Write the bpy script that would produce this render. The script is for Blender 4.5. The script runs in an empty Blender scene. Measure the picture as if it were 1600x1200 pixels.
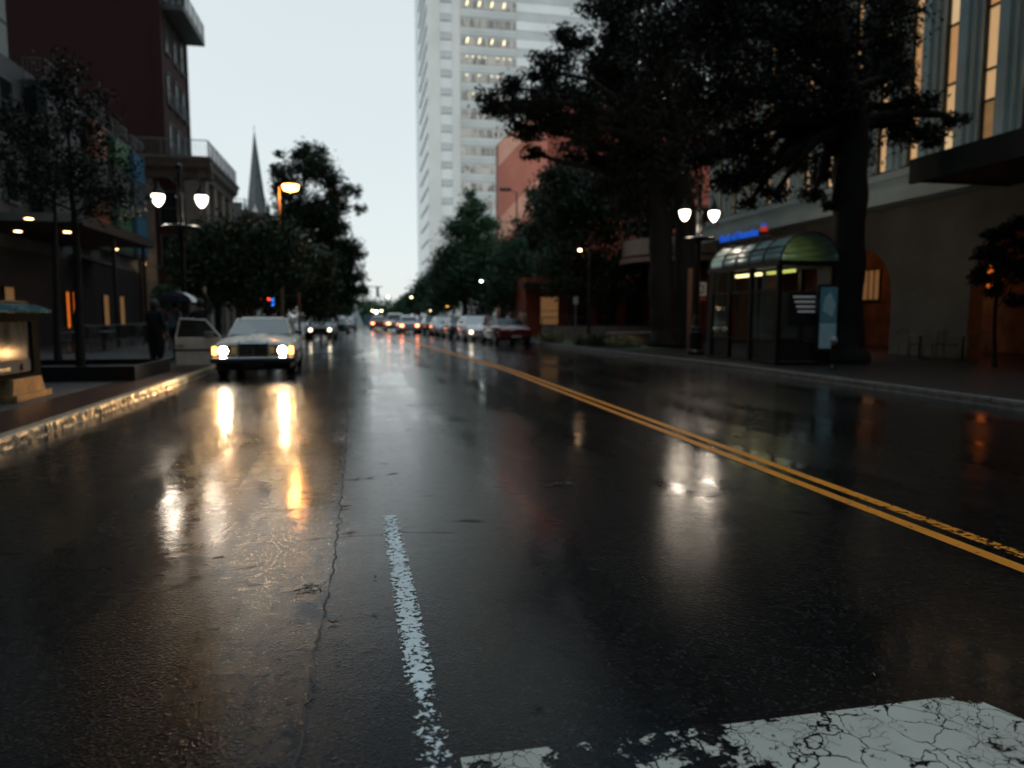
import bpy, math, random
import numpy as np
from mathutils import Vector, Matrix
C = bpy.context.scene.collection
sc = bpy.context.scene
PI = math.pi
# ------------------------------------------------------------ camera
FPX = 1111.0; CH = 1.45
PIT = math.atan(106/FPX); YAW = math.atan((800-570)/FPX*math.cos(PIT))
cd = bpy.data.cameras.new('camera'); cam = bpy.data.objects.new('camera', cd); C.objects.link(cam)
cam.location = (0, 0, CH); cam.rotation_euler = (PI/2-PIT, 0, -YAW)
cd.sensor_width = 36; cd.lens = 36*FPX/1600; cd.clip_end = 3000; cd.clip_start = .05
cd.dof.use_dof = True; cd.dof.focus_distance = 3.6; cd.dof.aperture_fstop = 1.25
sc.camera = cam
# ------------------------------------------------------------ world: overcast dusk, brightest ahead
W = bpy.data.worlds.new('World'); sc.world = W; W.use_nodes = True
nt = W.node_tree; nt.nodes.clear()
def wn(t): return nt.nodes.new(t)
out = wn('ShaderNodeOutputWorld'); bg = wn('ShaderNodeBackground'); bg2 = wn('ShaderNodeBackground'); ad = wn('ShaderNodeAddShader')
sky = wn('ShaderNodeTexSky'); sky.sky_type = 'NISHITA'; sky.sun_disc = False
SUN_EL, SUN_AZ = math.radians(20), math.radians(198)
sky.sun_elevation = SUN_EL; sky.sun_rotation = SUN_AZ
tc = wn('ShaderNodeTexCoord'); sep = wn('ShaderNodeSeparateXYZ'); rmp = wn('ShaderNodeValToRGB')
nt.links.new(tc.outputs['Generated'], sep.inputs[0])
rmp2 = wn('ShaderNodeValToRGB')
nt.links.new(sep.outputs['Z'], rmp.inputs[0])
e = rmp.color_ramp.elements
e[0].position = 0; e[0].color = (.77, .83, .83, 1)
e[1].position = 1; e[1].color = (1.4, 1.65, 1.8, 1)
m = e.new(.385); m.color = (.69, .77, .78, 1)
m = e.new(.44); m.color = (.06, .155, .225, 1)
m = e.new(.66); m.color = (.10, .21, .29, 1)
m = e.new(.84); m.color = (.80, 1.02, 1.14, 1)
mth = wn('ShaderNodeMath'); mth.operation = 'MULTIPLY_ADD'; mth.inputs[1].default_value = .5; mth.inputs[2].default_value = .5
nt.links.new(sep.outputs['Y'], mth.inputs[0]); nt.links.new(mth.outputs[0], rmp2.inputs[0])
e = rmp2.color_ramp.elements
e[0].position = .35; e[0].color = (.42, .42, .42, 1)
e[1].position = .93; e[1].color = (1, 1, 1, 1)
m = e.new(.50); m.color = (.8, .8, .8, 1)
m = e.new(.80); m.color = (.55, .58, .60, 1)
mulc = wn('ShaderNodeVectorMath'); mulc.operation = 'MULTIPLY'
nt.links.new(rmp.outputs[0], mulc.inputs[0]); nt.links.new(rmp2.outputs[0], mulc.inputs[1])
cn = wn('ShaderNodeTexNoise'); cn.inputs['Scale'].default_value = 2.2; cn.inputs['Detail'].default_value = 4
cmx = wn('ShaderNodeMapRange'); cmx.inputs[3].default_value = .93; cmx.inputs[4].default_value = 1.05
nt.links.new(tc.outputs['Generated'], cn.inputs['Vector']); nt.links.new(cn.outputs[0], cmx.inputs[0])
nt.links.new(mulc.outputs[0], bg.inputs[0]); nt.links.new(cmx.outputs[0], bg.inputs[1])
nt.links.new(sky.outputs[0], bg2.inputs[0]); bg2.inputs[1].default_value = .012
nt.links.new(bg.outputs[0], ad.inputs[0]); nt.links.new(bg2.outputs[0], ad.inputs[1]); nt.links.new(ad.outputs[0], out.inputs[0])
sl = bpy.data.lights.new('sun', 'SUN'); sl.energy = 2.0; sl.angle = math.radians(10); sl.color = (1, .97, .93)
so = bpy.data.objects.new('sun', sl); C.objects.link(so)
so.rotation_euler = (PI/2-SUN_EL, 0, PI-SUN_AZ)
sc.view_settings.view_transform = 'Standard'; sc.view_settings.look = 'None'; sc.view_settings.exposure = 0; sc.view_settings.gamma = 1
sc.cycles.use_denoising = True; sc.cycles.max_bounces = 6; sc.cycles.sample_clamp_indirect = 6
sc.cycles.use_adaptive_sampling = True; sc.cycles.adaptive_threshold = .02

# ------------------------------------------------------------ helpers
def ray(x, y):
    cx = (x-800)/FPX; cy = -(y-600)/FPX
    fy = math.cos(PIT)+cy*math.sin(PIT); fz = -math.sin(PIT)+cy*math.cos(PIT)
    return cx*math.cos(YAW)+fy*math.sin(YAW), -cx*math.sin(YAW)+fy*math.cos(YAW), fz
def G(x, y, z=0.0):
    a, b, c = ray(x, y); t = (z-CH)/c; return a*t, b*t
def AY(x, y, Y):
    a, b, c = ray(x, y); t = Y/b; return Vector((a*t, Y, CH+c*t))
def tag(o, label=None, cat=None, group=None, kind=None):
    if label: o['label'] = label
    if cat: o['category'] = cat
    if group: o['group'] = group
    if kind: o['kind'] = kind
    return o
def thing(name, label, cat, loc=(0, 0, 0), rz=0, group=None):
    o = bpy.data.objects.new(name, None); C.objects.link(o); o.empty_display_size = .2
    o.location = loc; o.rotation_euler = (0, 0, rz)
    return tag(o, label, cat, group)
def copy_tree(o, parent=None):
    c = o.copy(); C.objects.link(c)
    c.parent = parent
    for ch in list(o.children): copy_tree(ch, c)
    return c
class MB:
    def __init__(s): s.v = []; s.f = []; s.m = []; s.mi = 0
    def quad(s, a, b, c, d):
        n = len(s.v); s.v += [tuple(a), tuple(b), tuple(c), tuple(d)]; s.f.append((n, n+1, n+2, n+3)); s.m.append(s.mi); return s
    def poly(s, pts):
        n = len(s.v); s.v += [tuple(p) for p in pts]; s.f.append(tuple(range(n, n+len(pts)))); s.m.append(s.mi); return s
    def box(s, x0, x1, y0, y1, z0, z1, M=None):
        n = len(s.v)
        p = [(x, y, z) for z in (z0, z1) for x, y in ((x0, y0), (x1, y0), (x1, y1), (x0, y1))]
        if M is not None: p = [tuple(M @ Vector(q)) for q in p]
        s.v += p
        for f in ((3, 2, 1, 0), (4, 5, 6, 7), (0, 1, 5, 4), (1, 2, 6, 5), (2, 3, 7, 6), (3, 0, 4, 7)):
            s.f.append(tuple(n+i for i in f)); s.m.append(s.mi)
        return s
    def tube(s, pts, r, seg=8, cap=True):
        pts = [Vector(p) for p in pts]
        rs = r if isinstance(r, (list, tuple)) else [r]*len(pts)
        rings = []
        for i, p in enumerate(pts):
            d = (pts[min(i+1, len(pts)-1)]-pts[max(i-1, 0)])
            if d.length < 1e-9: d = Vector((0, 0, 1))
            d.normalize()
            u = d.cross(Vector((0, 0, 1)) if abs(d.z) < .95 else Vector((1, 0, 0))).normalized(); w = d.cross(u)
            rings.append(len(s.v))
            for k in range(seg):
                a = 2*PI*k/seg; s.v.append(tuple(p+(u*math.cos(a)+w*math.sin(a))*rs[i]))
        for i in range(len(rings)-1):
            a, b = rings[i], rings[i+1]
            for k in range(seg):
                k2 = (k+1) % seg; s.f.append((a+k, b+k, b+k2, a+k2)); s.m.append(s.mi)
        if cap:
            s.f.append(tuple(rings[0]+k for k in range(seg))); s.m.append(s.mi)
            s.f.append(tuple(rings[-1]+k for k in reversed(range(seg)))); s.m.append(s.mi)
        return s
    def lathe(s, prof, c=(0, 0, 0), seg=16, axis='z'):
        rings = []
        for r, z in prof:
            rings.append(len(s.v))
            for k in range(seg):
                a = 2*PI*k/seg; x, y = max(r, .0005)*math.cos(a), max(r, .0005)*math.sin(a)
                p = (x, y, z) if axis == 'z' else ((z, x, y) if axis == 'x' else (x, z, y))
                s.v.append((c[0]+p[0], c[1]+p[1], c[2]+p[2]))
        for i in range(len(rings)-1):
            a, b = rings[i], rings[i+1]
            for k in range(seg):
                k2 = (k+1) % seg; s.f.append((a+k, a+k2, b+k2, b+k)); s.m.append(s.mi)
        s.f.append(tuple(rings[0]+k for k in reversed(range(seg)))); s.m.append(s.mi)
        s.f.append(tuple(rings[-1]+k for k in range(seg))); s.m.append(s.mi)
        return s
    def prism(s, prof, a, b, axis='x'):
        """closed 2-D profile extruded from a to b along the axis (prof = the two other coordinates)"""
        n = len(s.v); k = len(prof)
        for t in (a, b):
            for u, w in prof: s.v.append({'x': (t, u, w), 'y': (u, t, w), 'z': (u, w, t)}[axis])
        s.f.append(tuple(n+i for i in reversed(range(k)))); s.f.append(tuple(n+k+i for i in range(k))); s.m += [s.mi]*2
        for i in range(k):
            j = (i+1) % k; s.f.append((n+i, n+j, n+k+j, n+k+i)); s.m.append(s.mi)
        return s
    def build(s, name, mat, parent=None, smooth=False, loc=None, bevel=0, sub=0):
        me = bpy.data.meshes.new(name); me.from_pydata(s.v, [], s.f)
        for q in (mat if isinstance(mat, (list, tuple)) else [mat]): me.materials.append(q)
        if any(s.m): me.polygons.foreach_set('material_index', s.m)
        me.update()
        import bmesh
        bm = bmesh.new(); bm.from_mesh(me); bmesh.ops.recalc_face_normals(bm, faces=bm.faces); bm.to_mesh(me); bm.free()
        if smooth: me.polygons.foreach_set('use_smooth', [True]*len(me.polygons))
        o = bpy.data.objects.new(name, me); C.objects.link(o)
        if loc: o.location = loc
        if parent: o.parent = parent
        if bevel:
            b = o.modifiers.new('b', 'BEVEL'); b.width = bevel; b.segments = 2; b.limit_method = 'ANGLE'
        if sub:
            b = o.modifiers.new('s', 'SUBSURF'); b.levels = b.render_levels = sub
        return o
# ------------------------------------------------------------ materials
def mat(name, col, rough=.6, metal=0, emit=None, es=0, noise=0, nscale=3, bump=0, bscale=40, spec=.5, alpha=None, trans=0, coat=0):
    m = bpy.data.materials.new(name); m.use_nodes = True; t = m.node_tree; b = t.nodes['Principled BSDF']
    b.inputs['Base Color'].default_value = (*col, 1); b.inputs['Roughness'].default_value = rough; b.inputs['Metallic'].default_value = metal
    b.inputs['Specular IOR Level'].default_value = spec; b.inputs['Coat Weight'].default_value = coat
    if trans: b.inputs['Transmission Weight'].default_value = trans
    if emit: b.inputs['Emission Color'].default_value = (*emit, 1); b.inputs['Emission Strength'].default_value = es
    tc = t.nodes.new('ShaderNodeTexCoord')
    n = t.nodes.new('ShaderNodeTexNoise'); n.inputs['Scale'].default_value = nscale; n.inputs['Detail'].default_value = 5
    t.links.new(tc.outputs['Object'], n.inputs['Vector'])
    r = t.nodes.new('ShaderNodeMapRange'); r.inputs[3].default_value = 1-max(noise, .12); r.inputs[4].default_value = 1+max(noise, .12)
    r.inputs[1].default_value = .3; r.inputs[2].default_value = .7
    t.links.new(n.outputs[0], r.inputs[0])
    mx = t.nodes.new('ShaderNodeVectorMath'); mx.operation = 'SCALE'; mx.inputs[0].default_value = col
    t.links.new(r.outputs[0], mx.inputs['Scale']); t.links.new(mx.outputs[0], b.inputs['Base Color'])
    if bump:
        n2 = t.nodes.new('ShaderNodeTexNoise'); n2.inputs['Scale'].default_value = bscale; n2.inputs['Detail'].default_value = 3
        t.links.new(tc.outputs['Object'], n2.inputs['Vector'])
        bp = t.nodes.new('ShaderNodeBump'); bp.inputs['Strength'].default_value = bump; bp.inputs['Distance'].default_value = .02
        t.links.new(n2.outputs[0], bp.inputs['Height']); t.links.new(bp.outputs[0], b.inputs['Normal'])
    return m
def brick_mat(name, c1, c2, mortar, scale=1.0, rough=.8):
    m = mat(name, c1, rough); t = m.node_tree; b = t.nodes['Principled BSDF']
    tc = t.nodes.new('ShaderNodeTexCoord'); sp = t.nodes.new('ShaderNodeSeparateXYZ'); ad = t.nodes.new('ShaderNodeMath'); cb = t.nodes.new('ShaderNodeCombineXYZ')
    t.links.new(tc.outputs['Object'], sp.inputs[0]); t.links.new(sp.outputs[0], ad.inputs[0]); t.links.new(sp.outputs[1], ad.inputs[1])
    t.links.new(ad.outputs[0], cb.inputs[0]); t.links.new(sp.outputs[2], cb.inputs[1])
    br = t.nodes.new('ShaderNodeTexBrick'); br.inputs['Scale'].default_value = scale
    br.inputs['Color1'].default_value = (*c1, 1); br.inputs['Color2'].default_value = (*c2, 1); br.inputs['Mortar'].default_value = (*mortar, 1)
    br.inputs['Brick Width'].default_value = .22; br.inputs['Row Height'].default_value = .075; br.inputs['Mortar Size'].default_value = .008
    t.links.new(cb.outputs[0], br.inputs['Vector']); t.links.new(br.outputs[0], b.inputs['Base Color'])
    return m
M = {}
M['black_iron'] = mat('black_iron', (.012, .013, .014), .35, .3, bump=.1)
M['dark_frame'] = mat('dark_frame', (.02, .022, .024), .4)
M['concrete'] = mat('concrete', (.22, .21, .20), .7, noise=.25, nscale=4, bump=.3)
M['stone'] = mat('stone', (.30, .28, .24), .65, noise=.2, nscale=2, bump=.2)
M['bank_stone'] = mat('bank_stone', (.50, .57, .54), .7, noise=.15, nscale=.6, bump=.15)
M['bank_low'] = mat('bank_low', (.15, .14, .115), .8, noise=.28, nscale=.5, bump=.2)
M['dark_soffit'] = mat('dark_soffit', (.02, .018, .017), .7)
M['asph_dark'] = mat('asph_dark', (.03, .03, .03), .7)
M['brick_dark'] = brick_mat('brick_dark', (.075, .016, .013), (.055, .012, .010), (.05, .025, .02))
M['brick_red'] = brick_mat('brick_red', (.26, .050, .028), (.20, .04, .022), (.15, .07, .05), .40)
M['pink_panel'] = mat('pink_panel', (.38, .135, .095), .7, noise=.12, nscale=.4)
M['pale_panel'] = mat('pale_panel', (.55, .30, .22), .7, noise=.1, nscale=.5)
M['cornice'] = mat('cornice', (.17, .15, .13), .7, noise=.2)
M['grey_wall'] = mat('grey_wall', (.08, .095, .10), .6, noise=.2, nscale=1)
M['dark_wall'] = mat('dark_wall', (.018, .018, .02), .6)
M['glass_dark'] = mat('glass_dark', (.015, .02, .022), .08, spec=.6)
M['glass_sky'] = mat('glass_sky', (.04, .065, .065), .25, spec=.7, noise=.3, nscale=.25)
M['orange_panel'] = mat('orange_panel', (.34, .12, .05), .5)
M['green_panel'] = mat('green_panel', (.06, .18, .08), .5)
M['blue_panel'] = mat('blue_panel', (.05, .17, .28), .5)
M['slate'] = mat('slate', (.045, .06, .065), .6, noise=.3, nscale=2)
M['louvre'] = mat('louvre', (.55, .58, .58), .6)
M['lamp_globe'] = mat('lamp_globe', (.9, .9, .9), .3, emit=(1, .90, .78), es=7)
M['sodium'] = mat('sodium', (.9, .5, .2), .3, emit=(1, .36, .07), es=22)
M['sodium_pole'] = mat('sodium_pole', (.22, .15, .10), .6)
M['warm_small'] = mat('warm_small', (.9, .8, .6), .3, emit=(1, .66, .36), es=22)
M['white_small'] = mat('white_small', (.9, .9, .9), .3, emit=(.85, 1, .95), es=18)
M['amber_small'] = mat('amber_small', (.9, .5, .1), .3, emit=(1, .42, .06), es=5)
M['red_small'] = mat('red_small', (.8, .1, .05), .3, emit=(1, .07, .04), es=3)
M['blue_small'] = mat('blue_small', (.1, .3, .8), .3, emit=(.03, .22, 1), es=3)
M['down'] = mat('down', (.9, .7, .4), .3, emit=(1, .62, .28), es=9)
M['tube_light'] = mat('tube_light', (.9, .9, .5), .3, emit=(1, .86, .38), es=2.2)
M['tube_green'] = mat('tube_green', (.9, .9, .5), .3, emit=(.75, .8, .18), es=.8)
M['window_lit'] = mat('window_lit', (.5, .35, .2), .3, emit=(1, .60, .28), es=.50, noise=.3, nscale=.6)
M['window_half'] = mat('window_half', (.4, .25, .12), .3, emit=(1, .55, .22), es=.16, noise=.5, nscale=2)
M['window_pale'] = mat('window_pale', (.5, .35, .2), .3, emit=(1, .68, .36), es=.58, noise=.25, nscale=1.5)
M['window_deep'] = mat('window_deep', (.5, .3, .15), .3, emit=(1, .50, .20), es=.40, noise=.35, nscale=1.5)
M['window_dim'] = mat('window_dim', (.3, .2, .1), .3, emit=(1, .50, .2), es=.12)
M['glow_orange'] = mat('glow_orange', (.5, .2, .05), .6, emit=(1, .20, .02), es=.7, noise=.5, nscale=1)
M['bark'] = mat('bark', (.010, .009, .008), .85, noise=.4, nscale=5, bump=.6, bscale=14)
M['rubber'] = mat('rubber', (.012, .012, .012), .6)
M['chrome'] = mat('chrome', (.6, .6, .6), .15, 1)
M['rim'] = mat('rim', (.25, .25, .26), .3, .8)
M['cream'] = mat('cream', (.93, .87, .75), .45, coat=.4, noise=.03)
M['plate'] = mat('plate', (.5, .5, .5), .5)
M['amber_lens'] = mat('amber_lens', (.8, .3, .05), .2, emit=(1, .40, .07), es=9)
M['head_on'] = mat('head_on', (1, 1, .9), .2, emit=(1, .86, .64), es=230)
M['head_off'] = mat('head_off', (.5, .5, .5), .1)
M['head_far'] = mat('head_far', (1, 1, .9), .2, emit=(1, .85, .6), es=5)
M['tail_on'] = mat('tail_on', (.8, .05, .02), .2, emit=(1, .25, .10), es=14)
M['tail_off'] = mat('tail_off', (.25, .015, .012), .15)
M['skin'] = mat('skin', (.45, .26, .19), .5)
M['leafbed'] = mat('leafbed', (.06, .09, .03), .7, noise=.4)
def foliage(name, a, b):
    m = mat(name, a, .55, spec=.35); t = m.node_tree; bs = t.nodes['Principled BSDF']
    g = t.nodes.new('ShaderNodeNewGeometry'); r = t.nodes.new('ShaderNodeValToRGB')
    r.color_ramp.elements[0].color = (*a, 1); r.color_ramp.elements[1].color = (*b, 1)
    t.links.new(g.outputs['Random Per Island'], r.inputs[0]); t.links.new(r.outputs[0], bs.inputs['Base Color'])
    return m
M['leaf'] = foliage('leaf', (.012, .026, .012), (.034, .066, .026))
M['leaf_green'] = foliage('leaf_green', (.020, .058, .030), (.055, .135, .06))
M['leaf_dark'] = foliage('leaf_dark', (.008, .013, .008), (.020, .030, .016))
# wet asphalt
def asphalt():
    m = bpy.data.materials.new('wet_asphalt'); m.use_nodes = True; t = m.node_tree; b = t.nodes['Principled BSDF']
    N = lambda k: t.nodes.new(k); L = t.links.new
    tc = N('ShaderNodeTexCoord')
    def noise(scale, sx=1, sy=1, det=4, dist=0, rough=.5):
        mp = N('ShaderNodeMapping'); mp.inputs['Scale'].default_value = (sx, sy, 1); L(tc.outputs['Object'], mp.inputs[0])
        n = N('ShaderNodeTexNoise'); n.inputs['Scale'].default_value = scale; n.inputs['Detail'].default_value = det; n.inputs['Distortion'].default_value = dist
        n.inputs['Roughness'].default_value = rough
        L(mp.outputs[0], n.inputs['Vector']); return n.outputs[0]
    def mr(x, a, b_, c, d):
        r = N('ShaderNodeMapRange'); r.interpolation_type = 'SMOOTHSTEP'
        r.inputs[1].default_value = a; r.inputs[2].default_value = b_; r.inputs[3].default_value = c; r.inputs[4].default_value = d; L(x, r.inputs[0]); return r.outputs[0]
    def math_(op, x, y):
        q = N('ShaderNodeMath'); q.operation = op
        for i, w in enumerate((x, y)):
            if isinstance(w, (int, float)): q.inputs[i].default_value = w
            else: L(w, q.inputs[i])
        return q.outputs[0]
    big = noise(.55, 1, .5, 6, .6, .6); tracks = noise(1.4, 1, .035, 4, .3); blot = noise(1.6, .8, 1.5, 6, 1.2, .65); fine = noise(14, 1, 1, 5)
    wet = mr(math_('ADD', math_('MULTIPLY', big, .5), math_('MULTIPLY', tracks, .5)), .42, .60, 0, 1)
    dryp = mr(blot, .60, .70, 0, 1)
    ro = math_('ADD', mr(wet, 0, 1, .34, .24), math_('MULTIPLY', dryp, .14))
    ro = math_('ADD', ro, mr(fine, .3, .7, -.03, .04)); L(ro, b.inputs['Roughness'])
    grain = N('ShaderNodeTexVoronoi'); grain.inputs['Scale'].default_value = 85; L(tc.outputs['Object'], grain.inputs['Vector'])
    g2 = noise(190, 1, 1, 2)
    h = math_('ADD', math_('MULTIPLY', grain.outputs['Distance'], .7), math_('MULTIPLY', g2, .5))
    bp = N('ShaderNodeBump'); bp.inputs['Distance'].default_value = .006; L(h, bp.inputs['Height']); L(mr(wet, 0, 1, .9, .7), bp.inputs['Strength'])
    und = noise(.9, 1, .6, 3, .5); und2 = noise(4.5, .7, 1.3, 3, .4)
    bp2 = N('ShaderNodeBump'); bp2.inputs['Distance'].default_value = .02; bp2.inputs['Strength'].default_value = .35
    L(math_('ADD', und, math_('MULTIPLY', und2, .22)), bp2.inputs['Height']); L(bp.outputs[0], bp2.inputs['Normal']); L(bp2.outputs[0], b.inputs['Normal'])
    cr = N('ShaderNodeValToRGB'); cr.color_ramp.elements[0].color = (.002, .0024, .003, 1); cr.color_ramp.elements[1].color = (.005, .006, .007, 1); L(fine, cr.inputs[0]); sc_ = N('ShaderNodeSeparateColor'); L(grain.outputs['Color'], sc_.inputs[0]); stn = mr(sc_.outputs[0], .86, .93, 0, 1)
    mxc = N('ShaderNodeMix'); mxc.data_type = 'RGBA'; L(stn, mxc.inputs[0]); L(cr.outputs[0], mxc.inputs[6]); mxc.inputs[7].default_value = (.03, .032, .033, 1); L(mxc.outputs[2], b.inputs['Base Color'])
    L(mr(dryp, 0, 1, .06, .03), b.inputs['Specular IOR Level'])
    b.inputs['IOR'].default_value = 1.36; b.inputs['Coat IOR'].default_value = 1.285
    bp3 = N('ShaderNodeBump'); bp3.inputs['Distance'].default_value = .016; bp3.inputs['Strength'].default_value = .46; L(math_('ADD', und, math_('MULTIPLY', und2, .22)), bp3.inputs['Height'])
    bp4 = N('ShaderNodeBump'); bp4.inputs['Distance'].default_value = .002; L(mr(wet, 0, 1, .28, .08), bp4.inputs['Strength']); L(h, bp4.inputs['Height']); L(bp3.outputs[0], bp4.inputs['Normal'])
    L(bp4.outputs[0], b.inputs['Coat Normal']); L(mr(dryp, 0, 1, 1, .35), b.inputs['Coat Weight'])
    L(math_('ADD', mr(wet, 0, 1, .17, .075), math_('MULTIPLY', dryp, .10)), b.inputs['Coat Roughness'])
    return m
M['asphalt'] = asphalt()
def paint(name, col, wear, crack=False, wscale=9):
    m = mat(name, col, .5, bump=.15, bscale=60); t = m.node_tree; b = t.nodes['Principled BSDF']; N = lambda k: t.nodes.new(k); L = t.links.new
    tc = N('ShaderNodeTexCoord'); n = N('ShaderNodeTexNoise'); n.inputs['Scale'].default_value = wscale; n.inputs['Detail'].default_value = 9; n.inputs['Roughness'].default_value = .72
    L(tc.outputs['Object'], n.inputs['Vector'])
    at = N('ShaderNodeAttribute'); at.attribute_name = 'wear'
    s = N('ShaderNodeMath'); s.operation = 'ADD'; L(n.outputs[0], s.inputs[0]); L(at.outputs['Fac'], s.inputs[1])
    r = N('ShaderNodeMapRange'); r.inputs[1].default_value = wear; r.inputs[2].default_value = wear+.015; r.inputs[3].default_value = 1; r.inputs[4].default_value = 0; L(s.outputs[0], r.inputs[0])
    fac = r.outputs[0]
    if crack:
        for sc_, wd in ((7.5, .015), (20, .017)):
            dn = N('ShaderNodeTexNoise'); dn.inputs['Scale'].default_value = 7; dn.inputs['Detail'].default_value = 4; L(tc.outputs['Object'], dn.inputs['Vector'])
            mxv = N('ShaderNodeVectorMath'); mxv.operation = 'MULTIPLY_ADD'; mxv.inputs[1].default_value = (.16, .16, .16); L(dn.outputs['Color'], mxv.inputs[0]); L(tc.outputs['Object'], mxv.inputs[2])
            v = N('ShaderNodeTexVoronoi'); v.feature = 'DISTANCE_TO_EDGE'; v.inputs['Scale'].default_value = sc_; L(mxv.outputs[0], v.inputs['Vector'])
            wn2 = N('ShaderNodeTexNoise'); wn2.inputs['Scale'].default_value = 5; L(tc.outputs['Object'], wn2.inputs['Vector'])
            wr = N('ShaderNodeMapRange'); wr.inputs[1].default_value = .35; wr.inputs[2].default_value = .7; wr.inputs[3].default_value = wd*.4; wr.inputs[4].default_value = wd*2.1; L(wn2.outputs[0], wr.inputs[0])
            g = N('ShaderNodeMath'); g.operation = 'GREATER_THAN'; L(wr.outputs[0], g.inputs[1]); L(v.outputs['Distance'], g.inputs[0])
            if sc_ > 10:
                o_ = N('ShaderNodeMath'); o_.operation = 'MAXIMUM'; L(g.outputs[0], o_.inputs[0])
                gn = N('ShaderNodeTexNoise'); gn.inputs['Scale'].default_value = 3; L(tc.outputs['Object'], gn.inputs['Vector'])
                gg = N('ShaderNodeMath'); gg.operation = 'GREATER_THAN'; gg.inputs[1].default_value = .5; L(gn.outputs[0], gg.inputs[0]); L(gg.outputs[0], o_.inputs[1]); g = o_
            q = N('ShaderNodeMath'); q.operation = 'MULTIPLY'; L(fac, q.inputs[0]); L(g.outputs[0], q.inputs[1]); fac = q.outputs[0]
    L(fac, b.inputs['Alpha'])
    return m
M['white_paint'] = paint('white_paint', (.85, .92, .92), .50, False, 30)
M['white_cracked'] = paint('white_cracked', (.60, .59, .51), .535, True, 7)
M['yellow_paint'] = paint('yellow_paint', (.86, .29, .015), .59, False, 16)

def interp(tab, y):
    for (a, b), (c, d) in zip(tab, tab[1:]):
        if y <= c: return b+(d-b)*(y-a)/(c-a) if y > a else b
    return tab[-1][1]
LK = [(-30, -3.85), (20, -3.85), (46, -4.1), (62, -3.7), (80, -3.2), (140, -2.5)]
RK = [(-30, 9.9), (14, 9.85), (18, 9.75), (22, 9.35), (25, 9.05), (30, 8.7), (36, 8.4), (46, 7.8), (56, 7.2), (66, 6.6), (85, 5.9), (140, 4.8)]
YL = [(-30, 3.72), (19, 3.72), (27, 3.3), (35, 2.8), (50, 2.05), (60, 1.75), (80, 1.3), (140, .6)]
YS = [-25, -15, -8, -4, 0, 2, 4, 6, 8, 10, 12, 14, 16, 18, 20, 22, 24, 26, 28, 31, 34, 37, 41, 46, 51, 56, 61, 66, 73, 80, 90, 100, 115, 130, 140]
def strip(tabA, tabB, z, offA=0, offB=0, ys=YS):
    mb = MB()
    for a, b in zip(ys, ys[1:]):
        mb.quad((interp(tabA, a)+offA, a, z), (interp(tabB, a)+offB, a, z), (interp(tabB, b)+offB, b, z), (interp(tabA, b)+offA, b, z))
    return mb
# ------------------------------------------------------------ ground
g = MB().quad((-900, -600, -.012), (900, -600, -.012), (900, 1800, -.012), (-900, 1800, -.012)).build('ground', M['asph_dark']); tag(g, kind='structure')
M['sidewalk'] = mat('sidewalk', (.075, .078, .082), .42, noise=.35, nscale=1.3, bump=.3, bscale=25, spec=.5)
rd = strip(LK, RK, 0).build('road', M['asphalt']); tag(rd, kind='structure')
def slab(tab, side, far, name, m_=None):
    mb = MB()
    for a, b in zip(YS, YS[1:]):
        xa, xb = interp(tab, a)+side*.16, interp(tab, b)+side*.16
        mb.quad((xa, a, .14), (xb, b, .14), (far, b, .14), (far, a, .14))
    return tag(mb.build(name, m_ or M['sidewalk']), kind='structure')
slab(LK, -1, -30, 'pavement'); M['paver_dark'] = brick_mat('paver_dark', (.026, .022, .020), (.018, .016, .015), (.012, .011, .010), 1.0, .45)
M['kerb_dark'] = mat('kerb_dark', (.13, .125, .115), .5, noise=.4, nscale=6, bump=.6, bscale=20)
slab(RK, 1, 60, 'pavement', M['paver_dark'])
M['kerb_stone'] = mat('kerb_stone', (.46, .36, .24), .36, noise=.35, nscale=8, bump=.8, bscale=22)
def kerb(tab, side):
    rnd = random.Random(4+side); mb = MB(); y = -12.0
    while y < 120:
        L_ = 1.8 if y < 40 else 4.0
        n = 26 if (side < 0 and 5 < y < 17) else (8 if y < 30 else 2)
        # one kerbstone: rows (face bottom, face mid, face top, top edge, back top)
        cols = []
        for i in range(n+1):
            yy = y+.006+(L_-.012)*i/n; x0 = interp(tab, yy); j = rnd.uniform(-.024, .02) if n > 10 else 0; k = rnd.uniform(-.022, .012) if n > 10 else 0
            k2 = rnd.uniform(-.014, .006) if n > 10 else 0
            cols.append([(x0+side*(0-.012+k2), yy, -.01), (x0+side*(.002+j), yy, .04), (x0+side*(.004+k), yy, .09), (x0+side*(.012+j*.4), yy, .128), (x0+side*.03, yy, .144), (x0+side*.16, yy, .146), (x0+side*.162, yy, .1)])
        base = len(mb.v)
        for c_ in cols: mb.v += c_
        for i in range(n):
            for r in range(6):
                p = base+i*7+r; mb.f.append((p, p+1, p+8, p+7)); mb.m.append(0)
        for p in (base, base+n*7):
            mb.f.append(tuple(p+r for r in range(7))); mb.m.append(0)
        y += L_
    return tag(mb.build('kerb', M['kerb_stone'] if side < 0 else M['kerb_dark']), kind='structure')
kerb(LK, -1); kerb(RK, 1)
# brick verge bands behind the left kerb
M['verge'] = brick_mat('verge', (.07, .03, .025), (.05, .025, .02), (.03, .025, .02), 1.2, .3)
v = strip(LK, LK, .144, -1.05, -.17).build('paving_band', M['verge']); tag(v, kind='structure')
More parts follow.
